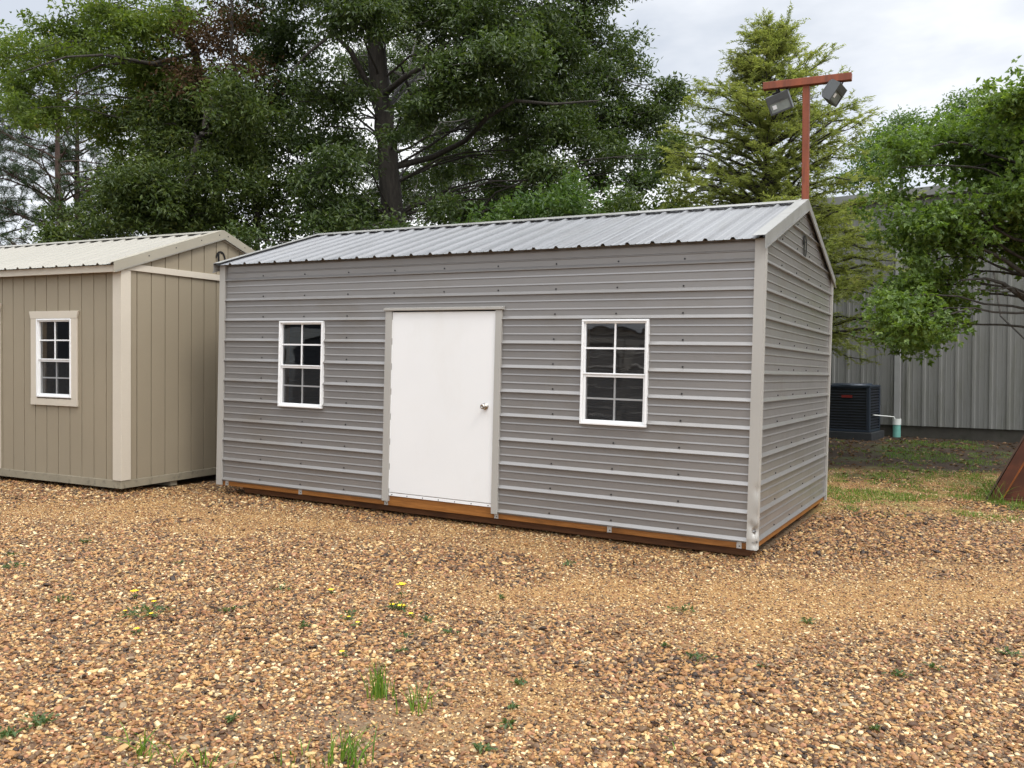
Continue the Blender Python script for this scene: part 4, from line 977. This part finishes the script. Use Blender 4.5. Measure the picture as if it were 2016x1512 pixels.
# bald cypress: a straight leader, level whorls, feathery sprays
def cypress():
    r = np.random.default_rng(77); d = 15.6
    b = at_depth(1497, 850, d); b[2] = gz(b[0], b[1]) - .05; topz = at_depth(1512, 52, d)[2]; tx = at_depth(1512, 52, d)[0]
    root = thing('bald_cypress_tree', 'feathery yellow green conical cypress behind the floodlight pole', 'tree', Matrix.Translation(b))
    wd_ = Wood(); Ht = topz - b[2]; tp = np.linspace(0, 1, 24)
    T = np.stack([(tx - b[0]) * tp + .02 * np.sin(tp * 9), .05 * np.sin(tp * 5), Ht * tp], 1); wd_.tube(T, .10 * (1 - tp) ** .8 + .006, 10)
    C = []; Dd = []; N = []; L = []; W_ = []
    for i in range(330):
        t = .21 + .77 * (i + r.random()) / 330; z = Ht * t
        ln = (3.6 * (1 - t) ** .82 + .12) * r.uniform(.55, 1.12); a = r.uniform(0, 2 * np.pi)
        if t > .80: ln *= .8
        o = np.array([np.interp(z, T[:, 2], T[:, 0]), np.interp(z, T[:, 2], T[:, 1]), z])
        rise = .85 * t * t + .04; e = o + np.array([math.cos(a) * ln, math.sin(a) * ln, ln * (rise + r.uniform(-.12, .22))])
        P = bent(o, e, r, .05, .10, 7); P[-2:, 2] -= ln * .05
        wd_.tube(P, np.linspace(.012 + .012 * ln, .004, 7), 5)
        for k in range(int(5 + 11.5 * ln)):
            q = r.uniform(.22, 1.02); c = np.array([np.interp(q, np.linspace(0, 1, 7), P[:, m]) for m in range(3)])
            dr = (P[-1] - P[0]); dr = dr / np.linalg.norm(dr); sd2 = np.cross(dr, [0, 0, 1]) * r.choice([-1, 1])
            tw = dr * r.uniform(.3, 1) + sd2 * r.uniform(.3, 1.1) + np.array([0, 0, r.uniform(-.55, .6)]); tw = tw / np.linalg.norm(tw) * r.uniform(.18, .50) * (1.1 - .30 * q)
            m = 30; s = np.linspace(.03, 1, m)[:, None]
            cc = c + tw * s + r.normal(0, .014, (m, 3)); sag = np.zeros((m, 3)); sag[:, 2] = -(s[:, 0] ** 2) * .06; cc = cc + sag
            sd3 = np.cross(tw / np.linalg.norm(tw), [0, 0, 1]); sg = np.where(np.arange(m) % 2, 1, -1)[:, None]
            C.append(cc); Dd.append(tw / np.linalg.norm(tw) * .8 + sd3 * sg + r.normal(0, .25, (m, 3))); nn = r.normal(0, .35, (m, 3)); nn[:, 2] += 1; N.append(nn)
            L.append(r.uniform(.055, .105, m)); W_.append(r.uniform(.012, .020, m))
    wd_.build('trunk', M['bark'], root)
    leaf_mesh('crown', np.concatenate(C), np.concatenate(Dd), np.concatenate(N), np.concatenate(L), np.concatenate(W_), M['cypress_leaf'], root)
cypress()
# two pines at the far left
def pine(px_b, px_t, py_t, d, seed, label, left=1.0):
    r = np.random.default_rng(seed); b = at_depth(px_b, 850, d); b[2] = gz(b[0], b[1]) - .1; tpt = at_depth(px_t, py_t, d)
    root = thing('pine_tree', label, 'tree', Matrix.Translation(b), 'pines at the far left')
    tp = np.linspace(0, 1, 26)[:, None]; T = (tpt - b) * tp; T[:, 0] += .08 * np.sin(tp[:, 0] * 7 + seed); Ht = T[-1, 2]
    wd_ = Wood(); wd_.tube(T, .17 * (1 - tp[:, 0]) ** .7 + .02, 10)
    tufts = []; dirs = []
    for i in range(54):
        t = r.uniform(.24, .99); o = np.array([np.interp(t, tp[:, 0], T[:, k]) for k in range(3)])
        a = r.uniform(0, 2 * np.pi); ln = (1.2 + 3.3 * (1 - t) ** .55) * r.uniform(.6, 1.1); up_ = r.uniform(.05, .5) * (.6 + t)
        e = o + np.array([math.cos(a) * ln, math.sin(a) * ln, ln * up_]); P = bent(o, e, r, .03, .13, 8)
        wd_.tube(P, np.linspace(.05 * (1.1 - t) + .018, .010, 8), 5)
        for k in range(int(4 + ln * 4.2)):
            q = r.uniform(.35, 1.0); c = np.array([np.interp(q, np.linspace(0, 1, 8), P[:, m]) for m in range(3)])
            v = r.normal(0, .55, 3) + np.array([math.cos(a), math.sin(a), .55]) * .5; v = v / np.linalg.norm(v); e2 = c + v * r.uniform(.25, .75)
            wd_.tube(np.stack([c, (c + e2) / 2 + r.normal(0, .04, 3), e2]), [.012, .009, .006], 4)
            for s in (.55, .8, 1.0):
                if r.random() < .62: tufts.append(c + (e2 - c) * s); dirs.append(v)
    tufts = np.array(tufts); dirs = np.array(dirs); m = 28; n = len(tufts) * m
    off = r.normal(0, 1, (n, 3)); off /= np.linalg.norm(off, axis=1, keepdims=True); Dn = off + np.repeat(dirs, m, 0) * .75; Dn /= np.linalg.norm(Dn, axis=1, keepdims=True)
    L = r.uniform(.15, .27, n); C = np.repeat(tufts, m, 0) + Dn * L[:, None] * .38
    wd_.build('trunk', M['pine_bark'], root)
    leaf_mesh('crown', C, Dn, r.normal(0, 1, (n, 3)), L, np.full(n, .013), M['pine_leaf'], root)
pine(134, 112, 150, 30, 201, 'nearer pine at the far left with long drooping bare boughs')
pine(172, 146, 165, 33, 202, 'second pine from the left with a slimmer straight trunk')
pine(-60, -75, 190, 34, 203, 'pine at the left edge with only its outer boughs in view')

# ------------------------------------------------------------------ weeds, grass and flowers
def blades(C, hgt, lean, r, wd=.006, k=4):
    """curved tapering blades; C (n,3), hgt (n,), lean (n,2)"""
    n = len(C); V = []; a = np.arctan2(lean[:, 1], lean[:, 0]) + np.pi / 2 + r.normal(0, .5, n); S = np.stack([np.cos(a), np.sin(a), np.zeros(n)], 1)
    for j in range(k + 1):
        t = j / k; c = C + np.c_[lean * (t ** 1.8) , hgt * (t - .25 * t * t * np.minimum(1, np.linalg.norm(lean, axis=1) / (hgt + 1e-6)))]
        wj = wd * (1 - t) ** .7 * (.7 + .6 * t) + .0006
        wj = (wj * np.ones(n))[:, None]; V.append(np.stack([c - S * wj / 2, c + S * wj / 2], 1))
    V = np.stack(V, 1)                                    # n, k+1, 2, 3
    i = np.arange(n)[:, None] * (2 * (k + 1)) + np.arange(k)[None] * 2
    return V.reshape(-1, 3), np.stack([i, i + 1, i + 3, i + 2], -1).reshape(-1, 4)
def tuft(px, py, hp, n, label, seed, spread=.05, lean=.4, side=0.0):
    r = np.random.default_rng(seed); p = on_ground(px, py); p[2] = gz(p[0], p[1]); k = p[1] / F; h = hp * k * 1.08
    C = np.c_[r.normal(0, spread * .5, n), r.normal(0, spread * .5, n), np.full(n, -.005)]
    hh = h * r.uniform(.45, 1.05, n); ln = r.normal(0, lean * 1.35, (n, 2)) * hh[:, None]; ln[:, 0] += side * hh
    V, Q = blades(C, hh, ln, r, .0075)
    o = np_mesh('grass_tuft', V, Q, M['grass']); o.location = p; tag(o, label, 'grass', 'grass tufts in the gravel'); return o
for a in ((748, 1372, 78, 46, 'upright bright grass tuft, furthest from the camera of the tall ones', 1, .06, .16), (822, 1398, 62, 26, 'sparse grass tuft just right of the upright bright one', 2, .07, .34), (284, 1487, 72, 20, 'thin grass tuft near the bottom left with long leaning stalks', 3, .06, .42),
          (688, 1502, 82, 44, 'thick grass tuft at the bottom edge left of centre', 4, .08, .30, .15), (632, 1508, 48, 10, 'few thin blades just left of the thick bottom edge tuft', 5, .05, .3), (545, 1508, 42, 10, 'small thin blades at the bottom edge, left of the other bottom tufts', 6, .12, .3), (412, 1508, 55, 12, 'wispy grass blades at the bottom edge beside the bottom left tuft', 7, .09, .35),
          (325, 1505, 38, 14, 'short pale grass right below the thin leaning tuft', 8, .10, .4), (1330, 1505, 24, 16, 'low grass patch at the bottom edge right of centre', 9, .16, .5), (1968, 992, 62, 22, 'arching grass clump at the foot of the rusty bucket', 10, .14, .55, -.1), (1905, 985, 26, 22, 'short weedy grass left of the rusty bucket', 11, .14, .5), (2010, 1000, 36, 14, 'thin grass under the rusty bucket at the right edge', 12, .12, .4)):
    tuft(*a)
def weed(px, py, wp, n, label, seed, hgt=.35):
    r = np.random.default_rng(900 + seed); p = on_ground(px, py); p[2] = gz(p[0], p[1]); k = p[1] / F; w_ = wp * k / 2
    off = r.normal(0, .5, (n, 3)) * np.array([w_, w_, 0]); off[:, 2] = np.abs(r.normal(0, .5, n)) * w_ * hgt + .012
    D = off.copy(); D[:, 2] = r.uniform(-.1, .6, n) * w_; D += r.normal(0, .3 * w_, (n, 3)); N = r.normal(0, .4, (n, 3)); N[:, 2] += 1
    o = leaf_mesh('weed', off, D, N, r.uniform(.022, .042, n), r.uniform(.010, .018, n), M['weed'], None); o.location = p
    b, q = blades(np.c_[off[:n // 2, :2] * .3, np.zeros(n // 2)], np.abs(off[:n // 2, 2]) + .01, off[:n // 2, :2] * .8, r, .003, 2)
    s = np_mesh('stem', b, q, M['weed'], o); tag(o, label, 'weed', 'small weeds in the gravel'); return o
for i, a in enumerate(((24, 1118, 46, 42, 'leafy weed at the left edge, taller of the two there'), (22, 1095, 26, 20, 'small weed at the left edge behind the leafy one'), (168, 1070, 36, 26, 'low weed in the tan track left of centre'), (122, 1185, 40, 26, 'flat grey green weed in front of the left edge weeds'),
      (300, 1208, 80, 60, 'wide weed patch under the left yellow flowers'), (265, 1216, 50, 26, 'weed patch at the left foot of the wide patch'), (350, 1110, 18, 10, 'tiny weed beyond the left yellow flowers'), (455, 1205, 34, 22, 'small weed midway between the two flower groups'), (552, 1165, 42, 22, 'small weed left of the lone yellow flower'),
      (600, 1235, 26, 14, 'weed below the lone yellow flower'), (690, 1212, 36, 22, 'weed with an upright leaf left of the flower cluster'), (785, 1202, 60, 34, 'weed spreading round the central flower cluster'), (840, 1225, 26, 18, 'upright weed right of the central flowers'), (888, 1250, 30, 16, 'sprawling weed further right of the central flowers'),
      (798, 1255, 22, 12, 'sprig below the central flower cluster'), (790, 1285, 26, 14, 'sprig behind the upright grass tuft'), (1120, 1114, 26, 20, 'weed in front of the grey shed near its right window'), (1345, 1205, 50, 30, 'flat weed in the tan track right of centre'), (1370, 1300, 52, 34, 'mossy low weed right of centre'), (1590, 1228, 30, 26, 'round weed lying right of the mossy one'),
      (1020, 1350, 30, 22, 'dark green weed right of the grass tufts'), (1768, 1333, 36, 26, 'bluish weed in the coarse gravel at right'), (1836, 1318, 26, 18, 'light green weed just right of the bluish one'), (1992, 1292, 36, 24, 'weed by the right edge of the gravel'), (75, 1428, 60, 50, 'dense green weed patch near the bottom left'), (14, 1452, 44, 34, 'weed patch at the left edge near the bottom'),
      (1725, 1440, 22, 16, 'small weed near the bottom right'), (1000, 1430, 30, 18, 'sprigs of weed in the middle foreground'), (950, 1480, 40, 22, 'pale weed near the bottom centre'), (1500, 1315, 18, 12, 'tiny weed between the mossy and bluish ones'), (1010, 1395, 20, 12, 'small sprig in front of the dark green weed'), (455, 1420, 30, 18, 'thin weed in front of the muddy patch'), (1310, 1275, 18, 10, 'tiny weed left of the mossy one'), (985, 1180, 20, 12, 'lone small weed before the door end'))):
    weed(*a, i)
def flower(px, py, dia, stem_px, label, seed):
    r = np.random.default_rng(300 + seed); p = on_ground(px, py + stem_px); p[2] = gz(p[0], p[1]); k = p[1] / F; h = stem_px * k + .008; rad = dia * k / 2
    root = thing('yellow_flower', label, 'flower', Matrix.Translation(p), 'yellow flowers in the gravel')
    st = MB(); st.tube([(0, 0, -.01), (.004, 0, h * .5), (0, 0, h)], .0018, 5); st.build('stem', M['weed'], root)
    n = 8; a = np.arange(n) * 2 * np.pi / n + r.normal(0, .15, n); D = np.c_[np.cos(a), np.sin(a), np.full(n, .45)]
    N = np.c_[-np.cos(a) * .4, -np.sin(a) * .4, np.ones(n)]
    leaf_mesh('bloom', np.c_[np.cos(a), np.sin(a), np.zeros(n)] * rad * .5 + np.array([0, 0, h + rad * .12]), D, N, np.full(n, rad * 1.1), np.full(n, rad * .55), M['petal'], root)
    D = r.normal(0, 1, (5, 3)); D[:, 2] = .4; leaf_mesh('leaf', D * .012 + np.array([0, 0, h * .3]), D, np.tile([0, 0, 1.], (5, 1)) + r.normal(0, .3, (5, 3)), np.full(5, .04), np.full(5, .014), M['weed'], root)
for i, a in enumerate(((265, 1167, 16, 14, 'yellow flower furthest back in the left group'), (303, 1187, 10, 8, 'small yellow flower right of the back one in the left group'), (246, 1205, 8, 6, 'smallest yellow flower at the left side of the left group'), (298, 1211, 10, 6, 'yellow flower in the middle of the left weed patch'), (269, 1241, 12, 8, 'front yellow flower of the left group'),
      (652, 1164, 13, 8, 'lone yellow flower between the two groups'), (790, 1154, 20, 24, 'tallest and largest yellow flower on a bare stem'), (790, 1196, 17, 6, 'yellow flower at the foot of the tallest one'), (772, 1193, 12, 6, 'yellow flower left of the tallest one at ground level'), (809, 1211, 11, 5, 'yellow flower right of the tallest one at ground level'),
      (704, 1228, 9, 5, 'yellow flower beside the weed with an upright leaf'), (687, 1217, 8, 5, 'tiny yellow flower on the weed with an upright leaf'), (673, 1286, 11, 6, 'yellow flower nearest the camera, above the grass tufts'))): flower(*a, i)
# turf at the back right, uncountable
def turf():
    r = np.random.default_rng(55); n = 150000; x = r.uniform(2.8, 9, n); y = r.uniform(9, 17, n)
    soil, fine, rough, grass, mud = region_masks(x, y)
    pat = .55 * fbm(x, y, 1.3, 61, 3) + .45 * fbm(x, y, 5.0, 67, 2); k = r.random(n) < grass * sstep(.44, .58, pat) * .60 + soil * sstep(.50, .60, pat) * .35
    lx, ly = x - 1.9767, y - 7.0077; u = lx * .8735 - ly * .4864; v = lx * .4864 + ly * .8735
    k &= ~((u < .05) & (v < 3.4) & (v > -.1)); x, y = x[k], y[k]; n = len(x)
    h = r.uniform(.018, .055, n) * (1 + .6 * (r.random(n) < .08)); V, Q = blades(np.c_[x, y, ground_z(x, y) - .002], h, r.normal(0, .5, (n, 2)) * h[:, None], r, .007, 3)
    tag(np_mesh('turf', V, Q, M['grass']), 'patchy short grass at the edge of the gravel by the warehouse', 'grass', kind='stuff')
    # dead leaves and bits of bark lying on the gravel
    n = 700; y = r.uniform(2.6, 10, n); x = r.uniform(-1, 1, n) * (.62 * y + .5); k = (r.random(n) < .25 + .75 * sstep(.5, .65, fbm(x, y, .7, 91, 3))) & ~((x < 1.5) & (y > 7.4 - .45 * x)); x, y = x[k], y[k]; n = len(x)
    D = r.normal(0, 1, (n, 3)); D[:, 2] *= .25; N = r.normal(0, .4, (n, 3)); N[:, 2] += 1
    m2 = leaf_mat('dark_dead_leaf', [(.0, (.02, .011, .007)), (.6, (.065, .03, .016)), (1, (.17, .10, .06))], .1, .7, .15)
    tag(leaf_mesh('fallen_leaves', np.c_[x, y, ground_z(x, y) + .02], D, N, r.uniform(.025, .07, n), r.uniform(.012, .03, n), m2, None), 'dark dead leaves and bark bits strewn over the gravel', 'leaf litter', kind='stuff')
    # fallen leaves on the dark soil
    n = 5200; x = r.uniform(2.5, 12, n); y = r.uniform(11.5, 18.5, n); s = region_masks(x, y)[0]; k = r.random(n) < s * .6; x, y = x[k], y[k]; n = len(x)
    D = r.normal(0, 1, (n, 3)); D[:, 2] *= .2; N = r.normal(0, .35, (n, 3)); N[:, 2] += 1
    m = leaf_mat('fallen_leaf', [(.0, (.05, .026, .014)), (.5, (.13, .075, .04)), (1, (.34, .24, .15))], .1, .7, .1)
    tag(leaf_mesh('leaf_litter', np.c_[x, y, ground_z(x, y) + .012], D, N, r.uniform(.05, .11, n), r.uniform(.03, .05, n), m, None), 'brown fallen leaves scattered on the dark soil', 'leaf litter', kind='stuff')
turf()

# ------------------------------------------------------------------ sheds out of frame, mirrored in the window glass
def display_barn(name, label, x, y, rot, wall, trim, horizontal):
    root = thing(name, label, 'shed', Matrix.Translation((x, y, gz(x, y) + .12)) @ Matrix.Rotation(rot, 4, 'Z'))
    L, W, He, Ap = 5.5, 3.0, 2.5, 3.3
    mb = MB()
    if horizontal: mb = ribbed_wall(lambda u, z, d: (u, -d, z), 0, He, lambda z: (0, L))
    else: mb.poly([(0, 0, 0), (L, 0, 0), (L, 0, He), (0, 0, He)])
    for xx in (0, L): mb.poly([(xx, 0, 0), (xx, W, 0), (xx, W, He), (xx, W / 2, Ap), (xx, 0, He)])
    mb.poly([(0, W, 0), (L, W, 0), (L, W, He), (0, W, He)]); mb.build('wall', wall, root)
    r = MB(); r.prism([(-.1, -.15, He - .04), (-.1, W / 2, Ap + .03), (-.1, W + .15, He - .04), (-.1, W / 2, Ap - .05)], (L + .2, 0, 0)); r.build('roof', M['roof'], root)
    t = MB()
    for a, b in ((0, .12), (L - .12, L), (1.5, 1.62), (2.68, 2.78), (2.82, 2.92), (3.98, 4.1)): t.box(a, b, -.04, -.021, .05, 2.2 if .2 < a < 5 else He - .05)
    for a, b in ((1.62, 2.68), (2.92, 3.98)):
        t.box(a, b, -.04, -.021, 2.06, 2.2); t.box(a, b, -.04, -.021, .05, .17)
        for q, s in ((a, 1), (b, -1)): t.prism([(q, -.04, 2.06), (q + s * .26, -.04, 2.06), (q, -.04, 1.78)], (0, .018, 0))
    t.box(.12, L - .12, -.04, -.021, 2.3, 2.45); t.build('trim', trim, root)
M['blue_wall'] = painted('dark_blue_siding', (.018, .024, .035), .6)
M['grey_boards'] = painted('grey_trim_boards', (.30, .33, .34), .6)
display_barn('display_shed', 'dark blue shed with grey trimmed double doors, seen only mirrored in the glass', -9.75, 4.4, R(98), M['blue_wall'], M['grey_boards'], False)
display_barn('display_shed', 'grey ribbed shed seen only mirrored in the right window of the metal shed', -7.6, -2.6, R(101), M['panel'], M['trim'], True)
